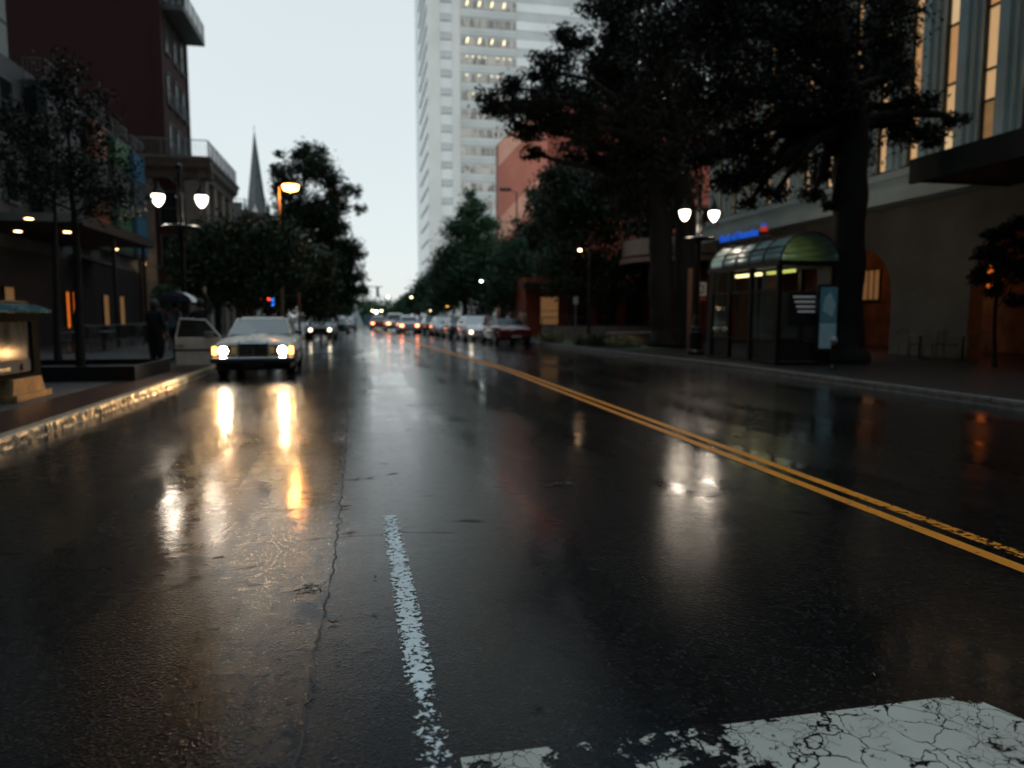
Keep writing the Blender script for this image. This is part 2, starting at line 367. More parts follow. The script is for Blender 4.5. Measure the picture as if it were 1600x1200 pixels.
# ------------------------------------------------------------ painted markings
def wearattr(o, fn):
    a = o.data.attributes.new('wear', 'FLOAT', 'POINT')
    a.data.foreach_set('value', [fn(v.co) for v in o.data.vertices])
def painted(name, tab, off, w, ys, m, fn, z=.004, sub=3):
    mb = MB()
    for a, b in zip(ys, ys[1:]):
        for i in range(sub):
            u0, u1 = -w/2+w*i/sub, -w/2+w*(i+1)/sub
            mb.quad((interp(tab, a)+off+u0, a, z), (interp(tab, a)+off+u1, a, z), (interp(tab, b)+off+u1, b, z), (interp(tab, b)+off+u0, b, z))
    o = mb.build(name, m); wearattr(o, fn); tag(o, kind='structure'); return o
ysn = [y for y in YS if y >= 0]
painted('yellow_line', YL, -.04, .11, sorted(set(ysn+[.5, 1, 1.5, 2, 2.5, 3, 3.5])), M['yellow_paint'], lambda c: -.02)
painted('yellow_line', YL, .17, .11, sorted(set(ysn+[.5, 1, 1.5, 2, 2.5, 3, 3.5, 4.5, 5])), M['yellow_paint'], lambda c: .12 if c.y < 3.6 else (.07 if c.y < 4.6 else -.01))
WL = [(-5, .205), (2.2, .2), (5.16, .15), (20, .05), (60, -.2)]
painted('lane_line', WL, 0, .125, [1.4+i*.15 for i in range(26)], M['white_paint'], lambda c: (.045 if c.y < 2.3 else (.06 if c.y < 2.75 else -.03 if c.y < 4.6 else 0))+(.09 if abs(c.x-interp(WL, c.y)) > .055 else -.02))
painted('lane_line', WL, 0, .12, [14.4, 15, 15.6, 16.4, 17.2], M['white_paint'], lambda c: .03)
mb = MB(); nx = 22
for i in range(nx):
    for j in range(6):
        x0, x1 = .28+1.95*i/nx, .28+1.95*(i+1)/nx; y0, y1 = 1.45+.75*j/6, 1.45+.75*(j+1)/6
        sh = lambda x, y: (x+(2.2-y)*.35*(x-.28)/1.95, y, .0045)
        mb.quad(sh(x0, y0), sh(x1, y0), sh(x1, y1), sh(x0, y1))
sb = mb.build('stop_line', M['white_cracked']); tag(sb, kind='structure')
def sw(c):
    w = -.09
    if c.x < 1.25: w = .075
    if c.x < .55: w = -.02
    if c.y > 2.12: w += .03
    if c.x > 2.05: w += .07
    return w
wearattr(sb, sw)
# cracks in the road surface
M['crack'] = mat('crack', (.006, .006, .006), .5)
def crack(pts, w, seed, name='crack'):
    rnd = random.Random(seed); mb = MB(); P = []
    for (x0, y0), (x1, y1) in zip(pts, pts[1:]):
        n = max(3, int(math.hypot(x1-x0, y1-y0)/.05))
        for i in range(n):
            t = i/n; P.append((x0+(x1-x0)*t+rnd.gauss(0, .009), y0+(y1-y0)*t+rnd.gauss(0, .009), w*rnd.uniform(.2, 1.3)))
    for (a, b, u), (c, d, v_) in zip(P, P[1:]):
        dx, dy = c-a, d-b; l = math.hypot(dx, dy)+1e-6; px, py = -dy/l, dx/l
        mb.quad((a-px*u/2, b-py*u/2, .0025), (a+px*u/2, b+py*u/2, .0025), (c+px*v_/2, d+py*v_/2, .0025), (c-px*v_/2, d-py*v_/2, .0025))
    tag(mb.build(name, M['crack']), kind='structure')
crack([(-.25, 1.8), G(480, 1100), G(492, 1010), G(515, 930), G(522, 880), G(535, 760), G(545, 640), (-.45, 22), (-.7, 40)], .011, 3)
crack([G(470, 843), G(560, 838), G(625, 832), G(720, 833)], .010, 5)

# ------------------------------------------------------------ vegetation
def leaf_mesh(pts, size, rs, squash=.55):
    n = len(pts)
    d = rs.normal(size=(n, 3)); d /= np.linalg.norm(d, axis=1)[:, None]
    e = rs.normal(size=(n, 3)); e -= d*(e*d).sum(1)[:, None]; e /= np.linalg.norm(e, axis=1)[:, None]
    s = size*rs.uniform(.6, 1.35, n)[:, None]
    p = np.asarray(pts); V = np.stack([p-d*s*.5, p+e*s*squash*.5, p+d*s*.5, p-e*s*squash*.5], 1).reshape(-1, 3)
    return V
def np_mesh(name, V, nq, m, parent):
    me = bpy.data.meshes.new(name); me.vertices.add(len(V)); me.vertices.foreach_set('co', V.astype(np.float32).ravel())
    me.loops.add(nq*4); me.loops.foreach_set('vertex_index', np.arange(nq*4, dtype=np.int32))
    me.polygons.add(nq); me.polygons.foreach_set('loop_start', np.arange(0, nq*4, 4, dtype=np.int32)); me.polygons.foreach_set('loop_total', np.full(nq, 4, dtype=np.int32))
    me.materials.append(m); me.update(); me.validate()
    o = bpy.data.objects.new(name, me); C.objects.link(o); o.parent = parent; return o
def tree(label, base, tr, fork, clumps, leaves, lsize, m='leaf', name='broad_tree', seed=1, group=None, tight=.23, nsub=11, limbr=.35, stems=1, holes=1.0):
    """clumps: list of (x,y,z,rx,ry,rz) in world metres; fork: height where the limbs leave the trunk"""
    rs = np.random.RandomState(seed); rnd = random.Random(seed)
    bx, by, bz = base
    t = thing(name, label, 'tree', base, 0, group)
    tb = MB(); tops = []
    for s_ in range(stems):
        ox = (s_-(stems-1)/2)*tr*2.6
        cx = sum(c[0] for c in clumps)/len(clumps)-bx; cy = sum(c[1] for c in clumps)/len(clumps)-by; cz = max(c[2] for c in clumps)-bz
        pts = [(ox*.4, 0, -.05), (ox*.5+rnd.uniform(-.03, .03), 0, fork*.12), (ox*.7+rnd.uniform(-.1, .1)*tr*3, rnd.uniform(-.1, .1), fork*.5), (ox+rnd.uniform(-.1, .1), .05, fork),
               (ox*1.3+cx*.35, cy*.35, fork+(cz-fork)*.45), (ox*1.2+cx*.7, cy*.7, fork+(cz-fork)*.85)]
        rr_ = [tr*1.5, tr*1.12, tr*.95, tr*.88, tr*.45, tr*.12]; dp, dr_ = [], []
        for a in range(5):
            for k in range(5):
                f = k/5; dp.append(tuple(pts[a][q]*(1-f)+pts[a+1][q]*f+(rnd.gauss(0, tr*.05) if q < 2 and a+k else 0) for q in range(3))); dr_.append((rr_[a]*(1-f)+rr_[a+1]*f)*rnd.uniform(.93, 1.08))
        dp.append(pts[5]); dr_.append(rr_[5]); v0 = len(tb.v); tb.tube(dp, dr_, 14)
        for q in range(v0, len(tb.v)):
            ring, k = divmod(q-v0, 14); c_ = dp[ring]; f = 1+rnd.uniform(-.05, .05)+(.22*max(0, math.cos(k*2*PI*4/14+s_)) if ring < 3 else .05*math.sin(k*2.7))*(1 if tr > .2 else .4)
            x_, y_, z_ = tb.v[q]; tb.v[q] = (c_[0]+(x_-c_[0])*f, c_[1]+(y_-c_[1])*f, z_)
        tops.append(pts)
    P = []
    tot = sum((c[3]*c[4]*c[5])**(2/3) for c in clumps)
    for ci, (x, y, z, rx, ry, rz) in enumerate(clumps):
        x, y, z = x-bx, y-by, z-bz
        pts = tops[ci % stems]; f = min(max((z-rz*.6-fork)/max(cz-fork, .1), 0), .8)
        sx = pts[3][0]+(pts[5][0]-pts[3][0])*f; sy = pts[3][1]+(pts[5][1]-pts[3][1])*f; sz = fork+(cz-fork)*f*.85
        hd = math.hypot(x-sx, y-sy); lr = max(tr*limbr*(1-.5*f), .02)
        mid = ((sx+x)/2+rnd.uniform(-.12, .12)*hd, (sy+y)/2+rnd.uniform(-.12, .12)*hd, sz+(z-sz)*.35+rnd.uniform(0, .1)*hd)
        q = ((mid[0]+x)/2+rnd.uniform(-.1, .1)*hd, (mid[1]+y)/2+rnd.uniform(-.1, .1)*hd, (mid[2]+z)/2)
        tb.tube([(sx, sy, sz-.05), mid, q, (x, y, z)], [lr, lr*.7, lr*.5, lr*.22], 6, False)
        n = int(leaves*(rx*ry*rz)**(2/3)/tot)
        # sub-clusters on the clump's shell
        u = rs.normal(size=(nsub, 3)); u /= np.linalg.norm(u, axis=1)[:, None]; u *= rs.uniform(.45, .98, nsub)[:, None]
        sub = u*np.array([rx, ry, rz])
        for sp in sub[:7]:
            tb.tube([(x, y, z), (x+sp[0]*.5, y+sp[1]*.5, z+sp[2]*.5-.05*rz), (x+sp[0], y+sp[1], z+sp[2])], [lr*.3, lr*.18, lr*.05], 4, False)
        w = rs.uniform(.4, 1.4, nsub); w /= w.sum(); k = rs.choice(nsub, n, p=w)
        rr = np.array([rx, ry, rz])*tight
        spread = rs.uniform(.6, 1.3, nsub)[k][:, None]
        pos = sub[k]+rs.normal(size=(n, 3))*rr*spread+np.array([x, y, z])
        # stray shoots reaching past the outline
        st = rs.choice(n, max(1, n//14)); pos[st] += u[k[st]]*np.array([rx, ry, rz])*rs.uniform(.1, .38, len(st))[:, None]
        P.append(pos)
    tb.build('trunk', M['bark'], t, smooth=True)
    P = np.concatenate(P); V = leaf_mesh(P, lsize, rs); np_mesh('crown', V, len(P), M[m], t)
    return t
def cl(Y, lst, depth=None):
    """clumps from outline notes: (px, py, radius in px, [vertical squash]) at distance Y"""
    o = []
    for i, q in enumerate(lst):
        px, py, r = q[:3]; sq = q[3] if len(q) > 3 else .8
        dy = q[4] if len(q) > 4 else 0
        p = AY(px, py, Y+dy); rr = r*(Y+dy)/FPX*.98
        o.append((p.x, p.y, p.z, rr, rr*(depth or 1), rr*sq))
    return o
def P0(px, Y, z=.14):
    p = AY(px, 500, Y); return (p.x, Y, z)
# ------------------------------------------------------------ buildings, left side
def railing(x0, y0, x1, y1, z, h, m, parent, n=None, name='railing'):
    mb = MB(); L_ = math.hypot(x1-x0, y1-y0); n = n or max(2, int(L_/.18))
    mb.tube([(x0, y0, z+h), (x1, y1, z+h)], .03, 6); mb.tube([(x0, y0, z+.08), (x1, y1, z+.08)], .02, 6)
    for i in range(n+1):
        t = i/n; mb.tube([(x0+(x1-x0)*t, y0+(y1-y0)*t, z), (x0+(x1-x0)*t, y0+(y1-y0)*t, z+h)], .03 if i % 8 == 0 else .012, 4, False)
    return mb.build(name, m, parent)
M['rail_grey'] = mat('rail_grey', (.16, .18, .19), .4, .3)
M['frame_grey'] = mat('frame_grey', (.15, .17, .18), .5)
def wall_window(parent, x, y, z, w, h, axis, side, fm, gm, mull=(1, 2), dep=.09, name='window'):
    """window on a wall; axis 'x': wall runs along X (facing -Y), 'y': wall runs along Y facing side*X"""
    mb = MB(); t = .06
    def bx(u0, u1, z0, z1, d0, d1, b=mb):
        if axis == 'x': b.box(x+u0, x+u1, y-d1, y-d0, z+z0, z+z1)
        else: b.box(*(sorted((x+side*d0, x+side*d1))), y+u0, y+u1, z+z0, z+z1)
    bx(-w/2-t, -w/2, -t, h+t, .002, dep); bx(w/2, w/2+t, -t, h+t, .002, dep)
    bx(-w/2, w/2, h, h+t, .002, dep); bx(-w/2-t*.5, w/2+t*.5, -t*1.6, 0, .003, dep*1.7)
    for i in range(1, mull[0]): bx(-w/2+w*i/mull[0]-.02, -w/2+w*i/mull[0]+.02, 0, h, .003, dep*.7)
    for i in range(1, mull[1]): bx(-w/2, w/2, h*i/mull[1]-.02, h*i/mull[1]+.02, .004, dep*.6)
    f = mb.build(name, fm, parent)
    g = MB(); bx(-w/2, w/2, 0, h, .0015, .02, g); g.build('pane', gm, f)
    return f
# glass office block at the far left
t = thing('glass_building', 'teal glass office block with diagonal mullions at the far left edge', 'building', (-18, 20, 0))
MB().box(-5, 3, -22, 16.0, 0, 46).build('wall', M['grey_wall'], t)
mb = MB()
for j in range(9):
    for k in range(10): mb.box(3.003, 3.03, -21.8+j*4.2, -17.75+j*4.2 if j < 8 else 15.9, 6.1+k*4, 9.95+k*4)
mb.build('glazing', M['glass_sky'], t)
# storefront building with coloured bays
t = thing('shop_building', 'grey building with bay windows edged in orange, green and blue panels', 'building', (-14, 41, 0))
MB().box(-9, 0, -14, 8.5, 0, 11.9).build('wall', M['grey_wall'], t)
cols = ['orange_panel', 'green_panel', 'blue_panel']
for i, (y0, y1, zt) in enumerate(((-6.4, -3.0, 12.3), (-1.2, 0.6, 12.2), (1.8, 4.2, 12.0), (5.0, 7.2, 11.9))):
    b = MB(); b.box(.003, .95, y0, y1, 4.9, zt-.9); bay = b.build('bay', M['grey_wall'], t)
    if i: 
        for q in ((.953, 1.0, y0+.12, y1-.12, 9.4, zt-1.0), (.953, 1.0, y0+.12, y1-.12, 5.1, 7.3), (.62, .953, y0-.03, y0-.002, 9.4, zt-1.0), (.62, .953, y0-.03, y0-.002, 5.1, 7.2)):
            MB().box(*q).build('panel', M[cols[i-1]], bay)
    for z0 in (5.2, 7.5, 9.6): MB().box(.1, .56, y0-.04, y0-.002, z0, z0+1.5).build('window', M['glass_dark'], bay)
    railing(.08, y0+.05, .9, y0+.05, zt-.9, .9, M['rail_grey'], bay, 5); railing(.92, y0+.05, .92, y1, zt-.9, .9, M['rail_grey'], bay, 8)
for z0 in (6.1, 9.2):
    for y in (-12, -10, -8): wall_window(t, 0, y, z0, 1.1, 1.7, 'y', 1, M['frame_grey'], M['glass_dark'])
# dark shopfront under the canopy, warm windows
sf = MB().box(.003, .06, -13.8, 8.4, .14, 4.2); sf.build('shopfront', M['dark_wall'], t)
for y, m_ in ((-8.9, 'window_dim'), (-3.2, 'glow_orange'), (-2.4, 'glow_orange'), (2.0, 'window_dim'), (4.6, 'window_dim')):
    wall_window(t, .06, y, .9, .45 if m_ == 'glow_orange' else .9, 1.7, 'y', 1, M['dark_frame'], M[m_], (1, 1))
c = thing('canopy', 'flat dark canopy with pale fascia and small ceiling lights over the left shopfront', 'canopy', (-13, 29, 0))
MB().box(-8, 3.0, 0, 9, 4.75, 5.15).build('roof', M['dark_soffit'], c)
MB().box(-8, 3.0, -.06, -.002, 4.86, 5.16).build('fascia', M['frame_grey'], c)
for p in ((2.6, .4), (2.6, 4.4), (2.6, 8.6), (-3, .5)):
    MB().lathe([(.09, .14), (.09, 4.75)], (p[0], p[1], 0), 10).build('post', M['dark_frame'], c)
for px, py in ((45, 341), (28, 361), (105, 362), (180, 389), (225, 412)):
    a, b, cc = ray(px, py); tt = (4.75-CH)/cc; x, y = a*tt+13, b*tt-29
    if tt < 0 or tt > 60: continue
    MB().lathe([(.13, -.03), (.13, -.004)], (x, y, 4.75), 12).build('ceiling_light', M['down'], c)
MB().prism([(-.9, 4.3), (1.1, 3.75), (1.1, 3.85), (-.9, 4.45)], 9.3, 12.5, 'y').build('awning', M['dark_soffit'], c)
# tall dark brick block
t = thing('brick_building', 'tall dark red brick apartment block with corner balconies rising above the left side', 'building', (-13, 53, 0))
MB().box(-14, 0, 0, 7.4, 0, 46).build('wall', M['brick_dark'], t)
mb = MB(); mb.box(-.5, .08, -.08, .0, 0, 46); mb.box(.002, .08, 0, .6, 0, 46); mb.box(.002, .08, 6.9, 7.48, 0, 46); mb.build('pilaster', M['brick_dark'], t)
for k in range(9):
    for y in (1.7, 3.9, 5.9): wall_window(t, 0, y, 12.6+k*3.4, 1.0, 2.1, 'y', 1, M['frame_grey'], M['glass_sky'], (1, 2))
for z in (21.9, 28.7, 35.5):
    b = MB().box(.085, 1.45, .4, 7.0, z, z+.36).build('balcony', M['frame_grey'], t)
    railing(1.43, .4, 1.43, 7.0, z+.36, 1.1, M['rail_grey'], b); railing(.1, .4, 1.43, .4, z+.36, 1.1, M['rail_grey'], b)
for z in (15.8, 12.4): railing(.25, 1.0, .25, 6.4, z, .9, M['rail_grey'], t, name='balcony_railing')
# cornice building at the corner
t = thing('corner_building', 'low brick corner building with stone pilasters, deep cornice and roof railing', 'building', (-10, 50, 0))
MB().box(-4, -.3, .3, 10.3, 0, 10.6).build('wall', M['brick_dark'], t)
prof = [(-.3, 10.2), (.0, 10.3), (.05, 10.7), (.35, 10.95), (.42, 11.35), (.5, 11.4), (.5, 11.6), (-.3, 11.6)]
mb = MB(); mb.prism([(u, z) for u, z in prof], -.2, 10.5, 'y'); mb.prism([(-u+.0, z) for u, z in prof], -4, .5, 'x'); mb.build('cornice', M['cornice'], t)
for y in (.35, 3.0, 5.8, 8.6): MB().box(-.32, .03, y, y+.9, .14, 10.2).build('pilaster', M['stone'], t)
for x in (-4, -1.2): MB().box(x, x+.9, -.0, .3, .14, 10.2).build('pilaster', M['stone'], t)
for y in (1.9, 4.8, 7.6):
    for z in (1.0, 4.6, 7.6): wall_window(t, -.3, y, z, 1.1, 2.0, 'y', 1, M['frame_grey'], M['window_dim'] if z > 7 or z < 2 else M['glass_dark'])
for z in (4.6, 7.4): wall_window(t, -2.2, .3, z, 1.1, 2.0, 'x', -1, M['frame_grey'], M['glass_dark'])
railing(.3, 0, .3, 10.2, 11.6, 1.1, M['rail_grey'], t); railing(-4, 0, .3, 0, 11.6, 1.1, M['rail_grey'], t)
# turret building
t = thing('turret_building', 'round brick turret with tiled hood and curved cornice beside the church spire', 'building', (-11.6, 66, 0))
mb = MB().lathe([(2.3, 0), (2.3, 9.6)], (0, 0, 0), 24); mb.box(-5, 0, -2.2, 8, 0, 9.6); mb.build('wall', M['brick_dark'], t)
mb = MB().lathe([(2.3, 9.2), (2.5, 9.4), (2.9, 9.9), (2.95, 10.3), (2.3, 10.3)], (0, 0, 0), 28); mb.box(-5, 0, -2.6, 8, 9.65, 10.25); mb.build('cornice', M['cornice'], t)
mb = MB()
for k in range(15):
    a = -PI*.7+k*PI*1.3/14; mb.tube([(2.5*math.cos(a), 2.5*math.sin(a), 10.3), (2.5*math.cos(a), 2.5*math.sin(a), 11.2)], .025, 4)
mb.tube([(2.5*math.cos(-PI*.7+k*PI*1.3/28), 2.5*math.sin(-PI*.7+k*PI*1.3/28), 11.2) for k in range(29)], .035, 5); mb.build('railing', M['rail_grey'], t)
MB().prism([(-3.4, 9.1), (-2.3, 10.9), (-2.2, 10.8), (-3.2, 8.9)], -1.6, 1.8, 'x').build('tiled_hood', M['cornice'], t)
MB().box(-.3, .5, -.4, .4, 10.3, 11.9).build('roof_vent', M['dark_frame'], t)
wall_window(t, .1, -2.32, 5.2, 1.0, 2.2, 'x', -1, M['frame_grey'], M['glow_orange'])
# church spire
sp_ = AY(402, 350, 150)
t = thing('church', 'slate grey church steeple with pointed spire and louvred opening', 'church', (sp_.x, 150, 0))
MB().box(-2.1, 2.1, -2.1, 2.1, 0, 20).build('tower', M['slate'], t)
def pyr(r0, z0, r1, z1, seg=8): return MB().lathe([(r0, z0), (r1, z1)], (0, 0, 0), seg)
zt = AY(402, 208, 150).z
pyr(2.15, 20, .10, zt).build('spire', M['slate'], t)
mb = MB()
for sx, sy in ((-1, -1), (1, -1), (1, 1), (-1, 1)): mb.lathe([(.55, 16), (.5, 20.6), (.02, 24.5)], (sx*1.9, sy*1.9, 0), 6)
mb.build('pinnacle', M['slate'], t)
MB().poly([(-.7, -2.22, 15), (.7, -2.22, 15), (.7, -2.22, 20.6), (0, -2.22, 23.3), (-.7, -2.22, 20.6)]).build('louvre', M['louvre'], t)
MB().tube([(0, 0, zt), (0, 0, zt+1.4)], .07, 5).build('finial', M['slate'], t)

t = thing('shade_block', 'wide dark office block added unseen behind the viewer to shade the street', 'building', (0, -34, 0))  # unseen block added behind the camera to keep the sun off the street
MB().box(-70, -34, -14.5, -.5, 52.01, 78).build('upper_wall', M['dark_wall'], t); MB().box(-70, 75, -14, 0, 0, 52).build('wall', M['dark_wall'], t)  # taller left part added to shade the brick block's upper floors
for k in range(12):
    for j in range(30): pass
    MB().box(-69, 74, .003, .06, 3+k*4, 5+k*4).build('window_band', M['glass_dark'], t)
# ------------------------------------------------------------ the pale office tower
TY = 170; tx0 = AY(672, 300, TY).x
t = thing('office_tower', 'very tall pale grey office tower with banded windows and lit ceilings', 'tower', (tx0, TY, 0))
M['tw_pier'] = mat('tw_pier', (.53, .59, .59), .35, noise=.05, nscale=.1, coat=.4)
M['tw_spandrel'] = mat('tw_spandrel', (.41, .47, .48), .3, noise=.05, nscale=.2, coat=.5)
M['tw_white'] = mat('tw_white', (.62, .69, .71), .2, noise=.05, nscale=.1, coat=1)
def tower_glass():
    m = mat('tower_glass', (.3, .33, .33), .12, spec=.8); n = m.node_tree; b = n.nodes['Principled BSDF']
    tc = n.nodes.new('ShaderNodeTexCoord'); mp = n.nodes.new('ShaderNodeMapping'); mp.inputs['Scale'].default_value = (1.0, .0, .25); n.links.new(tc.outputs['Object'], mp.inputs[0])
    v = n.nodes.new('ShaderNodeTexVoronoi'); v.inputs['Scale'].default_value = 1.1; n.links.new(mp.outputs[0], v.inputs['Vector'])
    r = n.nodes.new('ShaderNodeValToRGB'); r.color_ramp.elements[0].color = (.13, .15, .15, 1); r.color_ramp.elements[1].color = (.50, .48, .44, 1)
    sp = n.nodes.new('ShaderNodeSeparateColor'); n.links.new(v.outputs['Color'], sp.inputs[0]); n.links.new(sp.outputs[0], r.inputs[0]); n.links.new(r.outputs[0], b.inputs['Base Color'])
    return m
M['tw_glass'] = tower_glass(); M['tw_side'] = mat('tw_side', (.16, .20, .20), .3)
M['tw_light'] = mat('tw_light', (1, .9, .6), .3, emit=(1, .84, .50), es=1.8)
TW, TD, TH, FL = 48.0, 42.0, 118.0, 4.13
MB().box(.05, TW-.05, .05, TD, 0, TH).build('wall', M['tw_pier'], t)
u = lambda px: AY(px, 300, TY).x-tx0
za = lambda py, px=760: AY(px, py, TY).z
MB().box(-.35, u(690), -.5, .04, 0, TH).build('pier', M['tw_pier'], t)
MB().box(u(707), u(720), -.4, .04, 0, TH).build('pier', M['tw_pier'], t)
base_py = 19
nf = 27
for k in range(nf):
    z = za(8)+ (3-k)*FL
    if z < 6: break
    f = MB().box(u(720)+.01, u(806), -.10, .03, z-1.0, z+.85).build('window_band', M['tw_glass'], t)
    q = MB()
    for px in (720, 733, 746, 759, 772, 785, 798): q.box(u(px)+.05, u(px)+.2, -.17, -.11, z-1.0, z+.85)
    q.build('mullion', M['tw_pier'], f)
    q = MB(); rr = random.Random(k)
    lit = k in (2, 3, 5, 6, 7, 8, 9, 13)
    if lit:
        st = 1 if k in (6, 7, 8, 9, 13) else 2
        for i in range(0, 9, st):
            x = u(728)+i*1.45+.2
            if x > u(800) or rr.random() < (.12 if st == 2 else {6: .2, 7: .25, 8: .5, 9: .7, 13: .85}[k]): continue
            q = MB()
            if st == 2: q.prism([(x, z-.5), (x+.32, z-.5), (x+.62, z+.75), (x+.32, z+.75)], -.135, -.105, 'y')
            else: q.box(x, x+.34, -.135, -.105, z+.5, z+.74)
            q.build('ceiling_light', M['tw_light'], f)
    MB().box(u(720)+.01, u(806), -.16, .03, z+1.15, z+2.7).build('spandrel', M['tw_spandrel'], t)
    MB().box(u(690)+.05, u(707)-.05, -.24, .03, z-.1, z+1.3).build('balcony_window', M['tw_spandrel'], t)
    MB().box(u(690)+.02, u(707)-.02, -.30, .03, z+1.35, z+3.6).build('balcony_panel', M['tw_white'], t)
    MB().box(u(806)+.05, TW, -.14, .03, z-.9, z+1.2).build('white_band', M['tw_white'], t)
    MB().box(u(806)+.05, TW-7, -.18, .03, z+1.25, z+3.1).build('grey_band', M['tw_spandrel'], t)
    q = MB()  # slanted louvre line of the street face
    MB().prism([(3, z+.1), (TD*.66, z+.1), (TD*.66, z+.62), (3, z+.62)], -.12, .03, 'x').build('side_window', M['tw_side'], t)

# ------------------------------------------------------------ red brick building on the right
RY = 92
rx0 = AY(779, 300, RY).x
t = thing('red_building', 'red brick building with pink end panel and pale diagonal bands behind the trees', 'building', (rx0, RY, 0))
pz = lambda py, px=800: AY(px, py, RY).z
x1 = AY(855, 300, RY).x-rx0; x2 = AY(1120, 200, RY).x-rx0
MB().poly([(0, 0, 0), (x1, 0, 0), (x1, 0, pz(175)), (3.0, 0, pz(190)), (0, 0, pz(225)), (0, 14, pz(225)), (0, 14, 0)][:5]).build('end_panel', M['pink_panel'], t)
MB().prism([(0, 0), (x1, 0), (x1, pz(175)), (3.0, pz(190)), (0, pz(225))], .02, 2, 'y').build('end_wall', M['pink_panel'], t)
MB().prism([(0, pz(262)), (0, pz(228)), (3.0, pz(192)), (5.2, pz(188)), (4.2, pz(205))], -.14, -.004, 'y').build('pale_band', M['pale_panel'], t)
MB().prism([(0, pz(385)), (0, pz(343)), (x1, pz(262)), (x1, pz(300))], -.14, -.004, 'y').build('pale_band', M['pale_panel'], t)
MB().box(x1+.01, x2, .5, 26, 0, pz(145)).build('brick_wall', M['brick_red'], t)
MB().box(x1-.3, x2+.3, .1, 26, pz(145)+.01, pz(138)).build('cornice', M['dark_frame'], t)
MB().box(2, x2, -12, -.2, 0, 4.0).build('base_wing', M['brick_red'], t)

# ------------------------------------------------------------ the fluted bank building
BX = 18.0
t = thing('bank_building', 'grey fluted stone building with tall narrow amber lit windows above arches', 'building', (BX, 22, 0))
MB().box(.35, 16, -16, 13.5, 6.5, 30).build('wall', M['bank_stone'], t)
wy = [17.0+1.452*i-22 for i in range(-7, 13)]
for i, y in enumerate(wy):
    zb = 6.55
    wn_ = MB(); w = .22
    wn_.box(.22, .345, y-w-.05, y-w, zb, 27); wn_.box(.22, .345, y+w, y+w+.05, zb, 27); wn_.box(.1, .345, y-.42, y+.42, zb-.25, zb-.01)
    for z in (zb+1.25, zb+2.15, zb+3.95, zb+5.0, zb+7.5, zb+9.0, zb+12): wn_.box(.25, .345, y-w+.002, y+w-.002, z, z+.07)
    f = wn_.build('window', M['dark_frame'], t)
    pn_ = MB(); rr = random.Random(i*7+1); zc_ = [zb, zb+1.25, zb+2.15, zb+3.95, zb+5.0, zb+7.5, zb+9.0, zb+12, 27]
    for a_, c_ in zip(zc_, zc_[1:]): pn_.mi = 1 if a_ == zb and i in (6, 7, 8) else rr.choice((0, 0, 0, 2, 3)); pn_.box(.31, .348, y-w, y+w, a_+.07, c_-.001)
    pn_.build('pane', [M['window_lit'], M['window_half'], M['window_pale'], M['window_deep']], f)
    if i in (0, 1): pass
    # pier between windows: stepped flutes
    pm = y+.726
    pr = MB()
    pr.box(.12, .347, pm-.44, pm+.44, 6.5, 28); pr.box(-.02, .118, pm-.30, pm+.30, 6.5, 28); pr.box(-.14, -.022, pm-.15, pm+.15, 6.5, 28)
    pr.build('pier', M['bank_stone'], t)
mb = MB(); mb.box(-.6, .34, -16, 13.8, 6.05, 6.29); mb.box(-.45, .34, -16, 13.7, 5.55, 6.04); mb.box(-.85, .34, -16, 13.9, 5.2, 5.54); mb.build('ledge', M['bank_stone'], t)
# arcade below: pale wall with arched openings
def arch_wall(y0, y1, openings, z1, x, th):
    """wall from y0 to y1; openings = (ya, yb, spring z): the part of the wall outside them"""
    b = MB(); cur = y0
    for ya, yb, zs in openings:
        b.prism([(cur, .14), (ya, .14), (ya, z1), (cur, z1)], x, x+th, 'x')
        r = (yb-ya)/2; cy = (ya+yb)/2; n = 10; rz = min(r, z1-zs-.25)
        arc = [(cy-r*math.cos(PI*k/n), zs+rz*math.sin(PI*k/n)) for k in range(n+1)]
        for (a, za_), (c_, zc_) in zip(arc, arc[1:]): b.prism([(a, za_), (c_, zc_), (c_, z1), (a, z1)], x, x+th, 'x')
        cur = yb
    b.prism([(cur, .14), (y1, .14), (y1, z1), (cur, z1)], x, x+th, 'x')
    return b
ops = [(-14, -9.6, 2.4), (-7.6, -3.5, 2.2), (-.2, 3.2, 2.2), (4.0, 7.6, 3.0), (9.2, 12.4, 2.6)]
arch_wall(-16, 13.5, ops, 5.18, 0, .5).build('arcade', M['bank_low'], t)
MB().box(4.5, 4.7, -16, 13.5, .14, 5.1).build('inner_wall', mat('inner_warm', (.16, .09, .05), .7, noise=.5, nscale=1.5), t)
for y, z0, z1, x, m_ in ((-12, 1.0, 2.9, 4.4, 'glow_orange'), (-6.2, .6, 3.0, 4.45, 'glow_orange'), (.6, 2.4, 3.6, 4.45, 'glow_orange'), (6.5, 2.2, 3.5, 4.45, 'window_dim')):
    wall_window(t, x+.05, y, z0, 1.1, z1-z0, 'y', -1, M['dark_frame'], M[m_], (3, 1))
for y, z in ((-6.3, 3.3), (1.6, 3.6), (-11.5, 3.4), (6.4, 4.0)):
    MB().lathe([(.05, -.18), (.22, -.1), (.24, .05), (.1, .2)], (2.2, y, z), 12).build('lantern', mat('lantern', (.9, .4, .1), .4, emit=(1, .27, .03), es=2.0), t)
    l = bpy.data.lights.new('lantern_light', 'POINT'); l.energy = 16; l.color = (1, .30, .05); l.shadow_soft_size = .25
    lo = bpy.data.objects.new('lantern_light', l); C.objects.link(lo); lo.parent = t; lo.location = (2.2, y, z-.5)
